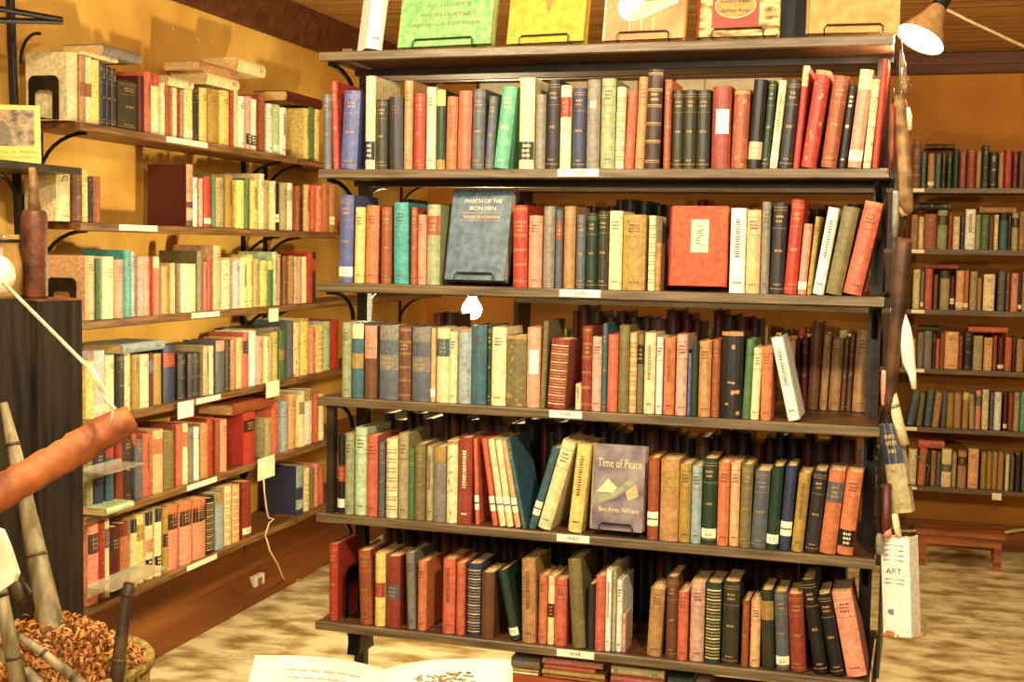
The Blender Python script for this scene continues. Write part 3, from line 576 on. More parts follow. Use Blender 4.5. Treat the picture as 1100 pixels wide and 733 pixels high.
def f(m):
    for k in range(7): m.tube([(.004+.004*(k-3), y-.0008, -.0+.125), (.004+.0022*(k-3)*(1 if k % 2 else .3), y-.0008, .072+.004*abs(k-3))], .0011, 'mus', 5)
    m.tube([(.004+.016*cos(a), y-.0008, .112+.014*sin(a)) for a in [k*pi/10 for k in range(21)]], .0012, 'mus', 5)
deco(o, 'cover_emblem', f, 'stamped olive tree emblem')
o, w, h, y = face_book(648, 735, 40, Z0, .29, .014, .20, ROSE, 'rosy book with a cream scroll design displayed face out on the case top', rz=-.04, out=.05, edge='wht', where='rosy scroll design book on the case top', group=TG)
def f(m):
    cx = -.030; pts = [(cx+.036*cos(a), .082+.038*sin(a)) for a in [pi*.35+k*pi/12 for k in range(20)]]
    m.prism(pts, 'y', y-.0010, y-.0002, 'wht')
    m.prism([(cx-.01, .046), (cx+.03, .050), (w/2-.03, .078), (w/2-.018, .084), (w/2-.022, .094), (cx+.02, .088)], 'y', y-.0014, y-.0003, 'crm')
    m.tube([(cx+.006+(.002+.0018*k)*cos(k*.6), y-.0016, .062+(.002+.0012*k)*sin(k*.6)) for k in range(12)], .0009, 'pea', 5)
    for k in (-.035, -.008, .02): m.box(k, k+.0022, y-.0006, y, .014, .052, 'crm')
deco(o, 'scroll_design', f, 'cream scroll with thin stems')
o, w, h, y = face_book(750, 836, 36, Z0, .27, .016, .20, SEPIA, 'sepia picture book with a red oval label displayed face out on case top', rz=.0, out=.05, edge='red', where='red oval labelled book on the case top', group=TG)
def f(m):
    m.prism([(-w*.34, .020), (w*.25, .020), (w*.25, .14), (-w*.34, .14)], 'y', y-.0008, y, 'red')
    m.prism([(-w*.05+w*.26*cos(a), .072+.030*sin(a)) for a in [k*pi/12 for k in range(24)]], 'y', y-.0012, y, 'crm')
    m.prism([(-w*.05+w*.25*cos(a), .072+.028*sin(a)) for a in [k*pi/12 for k in range(24)]], 'y', y-.0016, y, 'mus')
deco(o, 'title_panel', f, 'red panel with a mustard oval')
put(o, 'Lantern Roads', .010, 'ink', -w*.05, y-.0022, .082, w*.36); put(o, 'on', .005, 'ink', -w*.05, y-.0022, .071); put(o, 'Quaker Kings', .010, 'ink', -w*.05, y-.0022, .060, w*.36)
o, w, h, y = face_book(868, 966, 35, Z0, .27, .014, .20, TANC, 'plain tan book displayed face out beside the clamp lamp on the case top', rz=.06, out=.05, edge='tan', where='plain tan book beside the clamp lamp', group=TG)
# a thick pale book turned on edge at the end
g = book_geo(.040, .26, .10, 'wht', 'd'); P0 = Vector((CA.x, CA.y, Z0+.008)); tt = along(397, P0, CB)
o = g[0].build('book'); o.matrix_world = Matrix.Translation(P0+CB*(tt-.004)+Vector((-CB.y, CB.x, 0))*.035) @ Matrix.Rotation(.62, 4, 'Z') @ Matrix.Rotation(.12, 4, 'Y')
g[1].build('page_block', o); tag(o, 'thick white book turned edgewise at the end of the case top, before the green atlas', 'book', TG)
m = MB(); m.box(XL+.05, XL+.075, .01, .10, 0, .008, 'brn'); o = m.build('wood_wedge'); o.matrix_world = Matrix.Translation((CA.x, CA.y, Z0)) @ Matrix.Rotation(CRZ, 4, 'Z'); tag(o, 'small brown wooden wedge under the white book on the case top', 'wedge')
m = MB(); xa, xb = case_x(738, Z0), case_x(875, Z0)
m.box(xa, xb, .19, .20, 0, .30, IRON)
o = m.build('backing_board'); o.matrix_world = Matrix.Translation((CA.x, CA.y, Z0+.001)) @ Matrix.Rotation(CRZ, 4, 'Z'); tag(o, 'black board standing behind the displayed books on top of the case', 'board')
# on the second row
GRAD = surface('dark_slate_cover', (38, 58, 68), (78, 104, 116), 50, .38, .5, 400, spec=.6)
o, w, h, y = face_book(477, 543, 303, CZ[2], .2, .024, .22, GRAD, 'dark slate book displayed face out on the second row, pale title lines', rz=-.06, out=.02, edge='gry', ytop=209, where='dark slate book on the second row')
put(o, 'MARCH OF THE', .014, 'crm', .004, y-.0006, h*.865, w*.62); put(o, 'IRON MEN', .014, 'crm', .004, y-.0006, h*.785, w*.44); put(o, 'ROGER BURLINGAME', .009, 'pea', .004, y-.0006, h*.69, w*.60)
deco(o, 'title_rules', lambda m: [m.box(-w*.32, w*.33, y-.0006, y, h*q, h*q+.0015, 'tan') for q in (.735, .65)])
REDC = surface('orange_red_cover', (196, 52, 18), (222, 84, 34), 80, .5, .5, 400)
o, w, h, y = face_book(719, 779, 312, CZ[2], .19, .020, .08, REDC, 'orange red book displayed face out on the second row, cream picture patch', rz=0, out=.012, edge='red', ytop=228, easel=False)
def f(m):
    m.box(-.018, .022, y-.0006, y, h*.42, h*.83, 'crm')
    for k in range(9): m.tube([(.002+random.uniform(-.009, .009), y-.001, h*.5+k*h*.031), (.002+random.uniform(-.009, .009), y-.001, h*.51+k*h*.031)], .0013, 'olv', 5)
deco(o, 'picture_patch', f, 'cream patch with an olive figure')
# on the fourth row, in a glossy wrapper
JKT = surface('slate_violet_jacket', (92, 84, 98), (160, 146, 140), 18, .12, .6, 34, spec=.9)
o, w, h, y = face_book(634.5, 690, 575, CZ[4], .2, .026, .10, JKT, 'slate violet book in a glossy wrapper displayed face out on the fourth row', rz=-.03, out=.012, edge='crm', ytop=486, where='glossy wrapped book on the fourth row')
put(o, 'Time of Peace', .030, 'crm', .002, y-.0008, h*.78, w*.86); put(o, 'Ben Ames Williams', .016, 'crm', .004, y-.0008, h*.24, w*.78)
def f(m):
    m.prism([(-w*.42, h*.40), (-w*.1, h*.44), (w*.18, h*.60), (w*.38, h*.62), (w*.2, h*.50), (-w*.05, h*.38), (-w*.42, h*.30)], 'y', y-.0006, y, 'sge')
    m.prism([(-w*.42, h*.44), (-w*.2, h*.60), (-w*.02, h*.50), (-w*.1, h*.44)], 'y', y-.0005, y, 'crm')
    m.prism([(w*.14, h*.46), (w*.34, h*.56), (w*.40, h*.42), (w*.2, h*.36)], 'y', y-.0004, y, 'pea')
deco(o, 'jacket_picture', f, 'pale green and cream landscape')

# ------------------------------------------------------------------ bookends
def bookend(M, label, w=.10, h=.125):
    m = MB(); n = 10; r = .018
    def arch(w, h, r, x0=0): return [(x0-w/2, 0), (x0-w/2, h-r)]+[(x0-w/2+r-r*cos(a), h-r+r*sin(a)) for a in [k*pi/2/n for k in range(1, n+1)]]+[(x0+w/2-r+r*sin(a), h-r+r*cos(a)) for a in [k*pi/2/n for k in range(n)]]+[(x0+w/2, h-r), (x0+w/2, 0)]
    a, b = arch(w, h, r), arch(w*.58, h*.68, r*.8); k = len(a); vs = []
    for yv in (0, .0016): vs += [(x, yv, z) for x, z in a]+[(x, yv, z) for x, z in b]
    fs = []
    for i in range(k-1):
        fs += [(i, i+1, k+i+1, k+i), (2*k+i+1, 2*k+i, 3*k+i, 3*k+i+1), (i+1, i, 2*k+i, 2*k+i+1), (k+i, k+i+1, 3*k+i+1, 3*k+i)]
    m.add(vs, fs, IRON); m.box(-w*.29, w*.29, -.05, .0016, 0, .0014, IRON)
    o = m.build('bookend'); o.matrix_world = M; tag(o, label, 'bookend', 'black bookends')
P0 = Vector((CA.x, CA.y, CZ[5])); t = along(364.5, P0, CB)
bookend(Matrix.Translation(P0+CB*t+Vector((-CB.y, CB.x, 0))*.085+Vector((0, 0, .0008))) @ Matrix.Rotation(CRZ-pi/2, 4, 'Z') @ Matrix.Rotation(pi, 4, 'Z'), 'black metal bookend with an open centre beside the red book, bottom row of case')
for zi, px, lab in ((0, 75.5, 'black bookend against the first cream book, top shelf on the ochre wall'), (2, 94, 'black bookend against the first peach book, third shelf on the ochre wall')):
    P0 = Vector((LX, 0, LZ[zi])); t = along(px, P0, LB)
    bookend(Matrix.Translation((LX-.085, t-.0045, LZ[zi]+.0008)), lab)

# ------------------------------------------------------------------ lamps in view
GLOW = emit('lit_bulb_glass', (1, .84, .58, 1), 60)
GLOW2 = emit('lit_lamp_face', (1, .84, .56, 1), 45)
CORDW = surface('cream_cord', (206, 180, 130), (236, 214, 166), 60, .5)
LP = at_y(507, 332, 3.965)
t = empty('hanging_bulb', LP); tag(t, 'bare lit bulb hanging on a cord behind the middle of the central case', 'lamp')
m = MB(); m.lathe([(0, -.034)]+[(.032*sin(a), -.002-.032*cos(a)) for a in [k*pi/12 for k in range(1, 10)]]+[(.014, .034), (.013, .045)], GLOW, 20); m.build('bulb', t, True)
light('hanging_bulb_light', 'POINT', LP, 135, (1, .80, .46), .04)
m = MB(); m.lathe([(.0, .045), (.017, .045), (.017, .085), (.008, .095), (0, .095)], IRON, 16); m.build('socket', t, True)
m = MB(); m.tube([(0, 0, .09), (.01, 0, .5), (0, 0, ZC-LP.z)], .003, IRON, 6); m.build('cord', t)
C0 = at_y(989, 41, 3.06); ax = (cR*-.52-cU*.86-cf*.12).normalized()
t = empty('clamp_lamp', C0); tag(t, 'lit clamp lamp with a conical shade shining from the corner of the case top', 'lamp')
Q = ax.to_track_quat('Z', 'Y').to_matrix().to_4x4()
GLS, n_, l_, b_ = new_mat('clear_reflector_glass'); b_.inputs['Transmission Weight'].default_value = .9; b_.inputs['Roughness'].default_value = .15; b_.inputs['Base Color'].default_value = (1, .93, .8, 1)
m = MB(); m.lathe([(.014, -.085), (.018, -.08), (.028, -.05), (.045, -.02), (.055, .004)], 'tan', 28); q = m.build('reflector', t, True); q.matrix_local = Q
m = MB(); m.lathe([(0, .009)]+[(.053*sin(a), .008*cos(a)+.001) for a in [k*pi/16 for k in range(1, 9)]]+[(.05, -.004), (0, -.004)], GLOW2, 28); q = m.build('lamp_face', t, True); q.matrix_local = Q
m = MB(); m.lathe([(0, -.15), (.012, -.15), (.017, -.13), (.017, -.085), (0, -.085)], IRON, 16); q = m.build('socket', t, True); q.matrix_local = Q
b = -ax*.15; m = MB(); m.tube([b, b+Vector((.03, .02, .06)), b+Vector((.02, .04, .20))], .006, IRON, 8); m.build('arm', t, True)
c0 = at_y(1003, 3, 3.1)-C0; c1 = at_y(1040, 22, 3.15)-C0; c2 = at_y(1100, 50, 3.3)-C0; c3 = at_y(1180, 95, 3.7)-C0
m = MB(); m.tube([b, c0, c1, c2, c3], .0035, CORDW, 7); m.build('cord', t, True)
light('clamp_lamp_light', 'SPOT', C0+ax*.03, 30, WARM, .04, C0+ax+Vector((-.35, 0, .12)), spot=150)

# ------------------------------------------------------------------ things hanging on the end of the case
EY = 2.925
def hung(name, label, cat, parts, group=None):
    """parts: (part name, [(px, py, radius px)], material)"""
    t = None
    for nm, pts, mat in parts:
        P = [at_y(a, b, EY) for a, b, r in pts]
        if t is None: t = empty(name, P[0]); tag(t, label, cat, group)
        m = MB(); m.tube([p-t.location for p in P], [max(.0010, r*.85*2.87/F) for a, b, r in pts], mat, 12); m.build(nm, t, True)
    return t
BONE = surface('worn_pale_wood', (96, 68, 36), (160, 124, 76), 30, .5, .4, 200)
REDW = surface('red_brown_wood', (88, 32, 20), (140, 66, 42), 20, .5, .3, 200)
DKW = surface('dark_brown_wood', (46, 28, 16), (92, 58, 30), 16, .5, .4, 120)
hung('turned_spindle', 'turned pale wooden spindle hanging at the upper end of the case', 'spindle',
     [('finial', [(969, 58, 1.5), (970, 66, 2), (970, 70, 4), (971, 73, 2), (971, 80, 2.5), (971, 84, 6), (972, 88, 3), (972, 93, 7.5), (973, 98, 4), (972, 102, 5)], BONE),
      ('shaft', [(966, 103, 5), (967, 112, 8), (968, 116, 7), (970, 160, 8), (973, 200, 8.5), (974, 226, 8), (974, 230, 5)], BONE),
      ('hanging_loop', [(968, 40, .8), (969, 60, .8)], IRON)])
hung('paper_tassel', 'small cream paper slip hanging beside the turned spindle', 'tassel', [('slip', [(974, 116, 3), (976, 126, 4.5), (977, 140, 3)], 'crm')])
hung('red_stick', 'thin dark red stick standing at the upper end of the case', 'stick', [('rod', [(959, 112, 3.2), (959, 130, 3.6), (958, 170, 3.2), (956, 182, 2.5)], REDW), ('hanging_loop', [(960, 95, .7), (959, 112, .7)], IRON)])
hung('wooden_bottle', 'small pale wooden bottle on the case end, below the spindle', 'bottle', [('bottle_body', [(972, 232, 5), (970, 226, 6), (966, 226, 5)], 'tan'), ('bottle_neck', [(963, 205, 4), (962, 240, 4.5), (961, 255, 3)], 'gry')])
hung('dark_baluster', 'tall dark wooden bar hanging slantwise on the end of the case', 'bar', [('bar_body', [(972, 256, 8), (971, 262, 10), (966, 320, 10), (960, 380, 9), (955, 430, 8), (953, 444, 5)], DKW), ('hanging_loop', [(972, 232, .8), (972, 256, .8)], IRON)])
hung('plastic_bag', 'crumpled shiny white bag hanging from the end of the case', 'bag', [('bag_neck', [(967, 322, 1.5), (968, 336, 3)], 'ppr'), ('bag_body', [(969, 334, 3), (972, 352, 7), (974, 370, 9), (976, 388, 8), (980, 402, 5), (982, 418, 3)], WHITE)])
hung('pink_tassel', 'small pink and white bobbin on the end of the case', 'bobbin', [('bobbin_body', [(951, 398, 4), (951, 402, 5), (951, 418, 5.5), (951, 434, 5), (951, 437, 3)], 'sal')])
hung('paper_roll', 'pale rolled paper hanging slantwise below the shiny white bag', 'paper roll', [('roll', [(957, 419, 5), (958, 424, 6.5), (964, 450, 6.5), (972, 478, 6)], 'crm'), ('band', [(960, 434, 7), (961, 438, 7)], 'gry')])
hung('beaded_chain', 'black beaded chain hanging down the end of the case', 'chain', [('chain', [(944+.5*sin(k), 478+k*5, 1.8 if k % 2 else 3.8) for k in range(20)], IRON), ('weight', [(944, 573, 2), (945, 578, 5), (945, 590, 5), (944, 596, 2)], 'gry')])
hung('pale_candle', 'pink topped pale candle hanging above the white carton', 'candle', [('candle_body', [(952, 574, 5), (952, 565, 6), (953, 520, 5)], 'mar'), ('candle_end', [(953, 577, 5), (953, 572, 6), (953, 568, 5)], 'sal'), ('cord', [(961, 552, 4), (963, 565, 4.5), (966, 578, 4)], 'crm')])
def hung_book(px, py0, py1, wpx, dep, rot, lean, col, style, label, name='book', y=EY):
    P = at_y(px, py1, y); h = height(P, py0); w = wpx*2.87/F
    g = book_geo(w, h, dep, col, style); o = g[0].build(name); o.matrix_world = Matrix.Translation(P) @ Matrix.Rotation(rot, 4, 'Z') @ Matrix.Rotation(lean, 4, 'Y')
    g[1].build('page_block', o); m = MB()
    m.tube([(0, .012, h), (.004, .012, h+.03), (-.02, .012, h+.05)], .0015, IRON, 6); m.build('hanging_wire', o); tag(o, label, 'book', 'things hung on the case end'); return o, w, h
o, w, h = hung_book(969, 455, 551, 22, .020, -.35, -.19, 'kha', 'unvy+g', 'blue and cream book hanging by a wire on the end of the case')
def strap(m):
    m.tube([(w/2, -.002, .06), (w/2+.03, .01, .05), (w/2+.045, .02, .09), (w/2+.02, .02, .12)], .0022, IRON, 6)
deco(o, 'strap', strap)
o, w, h = hung_book(964, 578, 684, 32, .045, -.45, -.07, 'wht', '', 'white carton shaped volume lettered ART hanging low on the case end')
put(o, 'ART', .018, 'gry', 0, -.009, h*.66, w*.55)
def f(m):
    for q in (.92, .87, .82, .77, .58, .54): m.box(-w*.36, w*.36, -.0088, -.0078, h*q, h*q+.0014, 'gry')
deco(o, 'carton_print', f)
deco(o, 'carton_emblem', lambda m: m.prism([(-w*.1+.010*cos(a), h*.25+.007*sin(a)) for a in [k*pi/6 for k in range(12)]], 'y', -.0088, -.007, 'gry'))
deco(o, 'carton_patch', lambda m: m.prism([(-w*.48, 0), (w*.2, 0), (w*.0, h*.05), (-w*.3, h*.06)], 'y', -.0088, -.005, 'ora'))
deco(o, 'carton_foot', lambda m: m.tube([(-w/2, -.004, 0), (w/2, -.006, 0), (w/2+.02, .02, .006), (w/2+.022, .02, .03)], .003, BONE, 7))
hung('iron_hook', 'small curled iron hook sticking out above the white carton', 'hook', [('hook', [(963, 566, 1), (972, 569, 1.6), (980, 566, 1.6), (979, 574, 1.4), (968, 576, 1.4)], IRON)])

# ------------------------------------------------------------------ bench by the far wall, and a cable
BW = surface('red_brown_bench_wood', (112, 58, 28), (172, 104, 56), 8, .45, .3, 80, stretch=(.6, 6, 6))
L0, L1_ = at_z(990, 607, 0), at_z(1071, 614, 0); hb = height(L0, 573)
t = empty('low_bench', ((L0.x+L1_.x)/2, L0.y, 0)); tag(t, 'low red-brown wooden bench standing before the far shelves', 'bench')
wb = (L1_.x-L0.x)/2+.03
m = MB(); m.box(-wb, wb, -.03, .17, hb, hb+.022, BW); m.box(-wb, wb, -.03, .065, hb+.0225, hb+.026, BW); m.build('seat', t)
for x in (-wb+.03, wb-.03):
    for y in (0, .15): MB().prism([(x-.018, 0), (x+.018, 0), (x+.014, hb), (x-.014, hb)], 'y', y-.015, y+.015, BW).build('leg', t)
MB().box(-wb+.04, wb-.04, -.012, .0, hb-.045, hb, BW).build('apron', t)
m = MB(); m.tube([at_y(955+k*12, 566+4*sin(k*.9)+k*.6, YB-.05) for k in range(16)], .008, CORDW, 7)
tag(m.build('wall_cable'), 'pale cable running along the far wall behind the bench', 'cable')

# ------------------------------------------------------------------ cords by the left wall
m = MB(); m.tube([at_x(a, b, LX+.02) for a, b in ((283, 512), (284, 530), (286, 545), (288, 556), (294, 558), (289, 562))]+[at_x(285, 575, LX+.03), at_x(290, 592, LX+.03), at_x(298, 606, LX+.04)]+[at_z(306, 626, .006), at_z(318, 624, .006), at_z(334, 614, .006), at_z(356, 606, .006)], .0035, CORDW, 7)
tag(m.build('electric_flex', None, True), 'white cord hanging from the shelf card down to the floor by the wall', 'cord')
m = MB(); p = at_x(277, 622, XWL+.03); m.box(XWL+.012, XWL+.045, p.y-.06, p.y+.03, p.z-.03, p.z+.02, WHITE); m.box(XWL+.045, XWL+.05, p.y-.03, p.y, p.z-.02, p.z+.01, 'gry')
tag(m.build('wall_socket'), 'white wall socket low on the wainscot by the cord', 'socket')

# ------------------------------------------------------------------ nearer shelf unit on the ochre wall
t = empty('wall_bracket_shelf', (XWL, 1.9, 0)); tag(t, 'short dark shelf on iron brackets with a little yellow book on it', 'shelf')
zs = at_x(88, 183, -2.2).z; ye = at_x(88, 183, -2.2).y
MB().box(0, .27, 0, ye-1.9, zs-.012, zs+.006, METAL).build('shelf', t)
for px in (16,):
    a = at_x(22, 230, -2.40)
    u = MB(); u.tube([(a.x-XWL, a.y-1.9, zs-.36), (a.x-XWL-.01, a.y-1.9-.03, zs+.62)], .013, IRON, 10); u.build('upright', t)
    for s_ in (-1, 1):
        b = MB(); b.tube([(a.x-XWL, a.y-1.9+s_*(.012+.10*(1-cos(q))), zs-.014-.10*(1-sin(q))) for q in [k*pi/16 for k in range(9)]], .006, IRON, 8); b.build('bracket', t)
    c = at_x(66, 21, -2.2); d = at_x(0, 10, -2.25); e = at_x(0, 23, -2.25)
    MB().tube([(d.x-XWL, d.y-1.9-.02, d.z), (c.x-XWL, c.y-1.9, c.z)], .008, IRON, 8).build('arm', t)
    MB().tube([(e.x-XWL, e.y-1.9-.02, e.z), (c.x-XWL, c.y-1.9, c.z-.006)], .008, IRON, 8).build('arm', t)
    MB().tube([Vector((a.x-XWL-.01, a.y-1.9, at_x(10, 44, -2.25).z))+Vector((0, .02+.09*(1-cos(q)), .10*sin(q)-.02)) for q in [k*pi/16 for k in range(9)]], .005, IRON, 8).build('arm_brace', t)
YB2 = surface('yellow_jacket', (236, 200, 40), (250, 222, 84), 30, .3, .1, 300)
PIC = surface('painted_picture', (70, 44, 20), (206, 176, 108), 34, .4, .1, 300, contrast=(.35, .65), stretch=(1, 1, 1.6))
NA = Vector((-2.2, 2.5, 0)); NB = Vector((.72, .69, 0)).normalized(); P1 = at_x(50, 170, -2.22)
h = .160; w = .150
M = Matrix.Translation((P1.x, P1.y, zs+.008)) @ Matrix.Rotation(radians(33), 4, 'Z') @ Matrix.Rotation(-.10, 4, 'X') @ Matrix.Rotation(-.02, 4, 'Y') @ Matrix.Translation((-w/2-.014, 0, 0))
c = MB(); c.box(-w/2, w/2, 0, .003, 0, h, YB2); c.box(-w/2, w/2, .022, .025, 0, h, YB2); c.box(w/2-.003, w/2, .003, .022, 0, h, YB2)
o = c.build('book'); o.matrix_world = M; tag(o, 'small yellow jacketed book with a portrait picture on the iron bracket shelf', 'book')
MB().box(-w/2+.003, w/2-.0035, .0035, .0215, .003, h-.003, PAGES).build('page_block', o)
deco(o, 'cover_picture', lambda m: m.box(-w*.44, w*.40, -.0006, 0, h*.30, h*.92, PIC), 'dark painted picture of a seated figure')
deco(o, 'painted_figure', lambda m: (m.prism([(-w*.20+.011*cos(a), h*.80+.014*sin(a)) for a in [k*pi/10 for k in range(20)]], 'y', -.0012, -.0005, 'tan'),
     m.prism([(-w*.36, h*.34), (w*.02, h*.34), (-w*.02, h*.62), (-w*.14, h*.74), (-w*.28, h*.73), (-w*.38, h*.58)], 'y', -.0011, -.0005, 'olv')), 'brown coated seated figure')
put(o, 'Rabble in Arms', .015, 'mus', -w*.0, -.0008, h*.205, w*.86); put(o, 'KENNETH ROBERTS', .009, 'mus', 0, -.0008, h*.11, w*.86)

# ------------------------------------------------------------------ dark timber post with bottle and jar
POST = surface('dark_weathered_timber', (16, 13, 9), (54, 44, 30), 9, .6, .6, 50, stretch=(5, 5, .5), detail=8)
POSTT = surface('brown_timber_end', (96, 56, 28), (140, 92, 50), 12, .6, .3, 80)
dN = 2.62; N0 = at_d(40, 322, dN); zt = N0.z
R0 = at_z(90, 321, zt); R0 = N0+(R0-N0).normalized()*.14; 
R0 = at_d(88, 321, dN+.10); R0.z = zt
rt = Vector((R0.x-N0.x, R0.y-N0.y, 0)); Wd = rt.length; rt.normalize(); lf = Vector((-rt.y, rt.x, 0))
post = empty('timber_post', (N0.x, N0.y, 0), math.atan2(rt.y, rt.x)); tag(post, 'dark weathered square timber post standing before the wall shelves', 'post')
MB().box(0, Wd, 0, .30, 0, zt-.004, POST).build('post_body', post)
MB().box(-.001, Wd+.001, -.001, .301, zt-.004, zt, POSTT).build('post_top', post)
MB().box(-.34, -.002, .02, .30, 0, zt-.001, POST).build('side_timber', post)['label'] = 'near-black timber beside the post'
def on_top(px, back): 
    q = at_z(px, 322, zt); A_ = N0-rt*.3+lf*back; tq = along(px, A_, rt); return A_+rt*tq
LEA = surface('red_brown_leather', (58, 28, 14), (108, 58, 30), 22, .5, .6, 120, detail=8)
q = on_top(37.5, .05); r = 13.5*(q-CP).dot(cf)/F; hh = height(q, 226)
t = empty('leather_bottle', (q.x, q.y, zt)); tag(t, 'red-brown leather cased bottle standing on the dark timber post', 'bottle')
m = MB(); m.lathe([(0, 0), (r*.94, 0), (r, .006), (r, hh-.016), (r*.92, hh-.004), (r*.80, hh), (0, hh)], LEA, 28); m.build('leather_case', t, True)
h2 = height(q, 180)-hh
m = MB(); m.tube([(0, 0, hh), (0, 0, hh+h2*.55), (-.004, 0, hh+h2)], [r*.5, r*.38, r*.26], BONE, 14); m.build('bottle_neck', t, True)
q = on_top(4, .06); r = 20*(q-CP).dot(cf)/F; hh = height(q, 252)
JG = surface('amber_glaze', (96, 66, 30), (176, 140, 78), 9, .15, .1, 100)
t = empty('amber_jar', (q.x, q.y, zt)); tag(t, 'wide amber jar on the dark timber post beside the leather bottle', 'jar')
m = MB(); m.lathe([(0, 0), (r*.9, 0), (r, .01), (r*.96, hh*.55), (r*.80, hh*.8), (r*.84, hh*.9), (r*.84, hh), (r*.78, hh), (r*.74, hh*.85), (0, hh*.82)], JG, 28); m.build('jar_body', t, True)
m = MB(); m.lathe([(r*.85, hh*.88), (r*.9, hh*.89), (r*.9, hh*.92), (r*.85, hh*.93)], IRON, 28); m.build('rim_wire', t, True)
# shell and string in front of it, log slung below
SH = surface('white_shell', (226, 206, 150), (252, 244, 212), 12, .25, .2, 80)
c = at_d(1, 298, 2.42); m = MB()
m.lathe([(.033*sin(a)*1.0, -.038*cos(a)) for a in [k*pi/14 for k in range(15)]], SH, 20)
LG = surface('orange_brown_bark', (112, 54, 20), (190, 112, 52), 14, .6, .8, 60, detail=9)
LGp = [(-260, 668, 23), (-160, 614, 23), (-70, 568, 22), (-30, 545, 22), (0, 529, 21), (30, 512, 20), (60, 495, 19.5), (90, 478, 20), (112, 466, 20), (128, 456, 19), (140, 450, 16)]
def d_of(px): return 2.10+.0008*(px)
LG2 = []
for k in range(len(LGp)-1):
    for q in range(4): LG2.append(tuple(LGp[k][c]+(LGp[k+1][c]-LGp[k][c])*q/4 for c in range(3)))
LGp = LG2+[LGp[-1]]
P = [at_d(a, b, d_of(a)) for a, b, r in LGp]
t = empty('slung_log', P[0]); tag(t, 'orange-brown peeled log slung slantwise on a string before the timber post', 'log')
m = MB(); seg = 16; rr = [r*.92*d_of(a)/F*random.uniform(.96, 1.04) for a, b, r in LGp]
m.tube([p-P[0] for p in P], rr, LG, seg)
for i, v in enumerate(m.v): 
    k = 1+.0; m.v[i] = (v[0]+random.uniform(-.0016, .0016), v[1]+random.uniform(-.0016, .0016), v[2]+random.uniform(-.0016, .0016))
m.build('log_body', t, True)
e1, e2 = at_d(138, 452, d_of(138)), at_d(143, 470, d_of(140))
MB().tube([e1-P[0], e2-P[0], at_d(145, 480, 2.2)-P[0]], [.010, .006, .002], LG, 8).build('frayed_end', t, True)
MB().tube([at_d(a, b, 2.12)-P[0] for a, b in ((96, 392), (114, 422), (122, 440), (118, 456))], .0035, CORDW, 7).build('tied_cord', t, True)
m2 = MB(); m2.tube([at_d(a, b, 2.3-.0016*a) for a, b in ((4, 304), (30, 330), (62, 362), (96, 396), (116, 432), (124, 440))], .0034, CORDW, 7)
tag(m2.build('long_string', None, True), 'straw coloured string stretched down from the shell to the log end', 'string')
o = m.build  # shell is its own mesh below
ms = MB(); ms.lathe([(.030*sin(a), -.036*cos(a)) for a in [k*pi/14 for k in range(15)]], SH, 20); o = ms.build('white_shell', None, True); o.location = at_d(-2, 296, 2.36)
tag(o, 'round white shell hanging before the amber jar', 'shell')

# ------------------------------------------------------------------ basket of shavings with poles
BAS = surface('pale_wicker', (120, 96, 44), (190, 164, 92), 40, .6, .8, 90, stretch=(1, 1, 5))
BD = 2.32; BC = at_d(52, 735, BD); br = .175; bz = at_d(150, 712, BD).z
t = empty('wicker_basket', (BC.x, BC.y, 0)); tag(t, 'tall pale wicker basket of curled wood shavings and poles', 'basket')
m = MB(); m.lathe([(0, .004), (br*.75, .004), (br*.80, .02), (br*.97, bz*.6), (br, bz), (br-.012, bz), (br*.9, bz*.55), (0, bz*.5)], BAS, 40); m.build('basket_body', t, True)
m = MB()
for k in range(60):
    a = 2*pi*k/60; m.tube([(br*cos(a+j*.04), br*sin(a+j*.04), bz-.01+.012*sin(j*pi/3)) for j in range(4)], .008, BAS, 6)
m.build('basket_rim', t, True)
SHV = surface('orange_shavings', (150, 88, 34), (222, 164, 92), 30, .6, .2, 60, rnd=0)
m = MB(); R_ = random.Random(3)
for k in range(1700):
    a = R_.random()*2*pi; rr = br*.93*math.sqrt(R_.random()); hz = bz-.03+.10*(1-(rr/br)**2)*R_.uniform(.55, 1.0)+.01
    cx, cy = rr*cos(a), rr*sin(a); s_ = R_.uniform(.004, .012); th = R_.uniform(0, pi); tl = R_.uniform(-.9, .9); wd_ = R_.uniform(.0012, .0036); vs = []; n = 9
    for j in range(n):
        q = j*R_.uniform(.62, .78); x, z = s_*cos(q)*(1-.06*j), s_*sin(q)*(1-.06*j)
        for sgn in (-1, 1):
            y = sgn*wd_; X = x*cos(th)-y*sin(th); Y = x*sin(th)+y*cos(th); vs.append((cx+X, cy+Y*cos(tl)-z*sin(tl), hz+z*cos(tl)+Y*sin(tl)))
    m.add(vs, [(2*j, 2*j+1, 2*j+3, 2*j+2) for j in range(n-1)], SHV)
m.lathe([(0, bz+.03), (br*.5, bz+.015), (br*.9, bz-.03), (br*.9, bz-.04), (0, bz-.04)], SHV, 24)
o = m.build('wood_shavings'); o.location = (BC.x, BC.y, 0); tag(o, 'loose curled orange wood shavings heaped in the wicker basket', 'shavings', kind='stuff')
BAM = surface('grey_bamboo', (104, 92, 60), (176, 162, 118), 14, .45, .4, 80, stretch=(3, 3, .6))
BAD = surface('dark_stick', (52, 40, 26), (104, 84, 54), 14, .5, .4, 80)
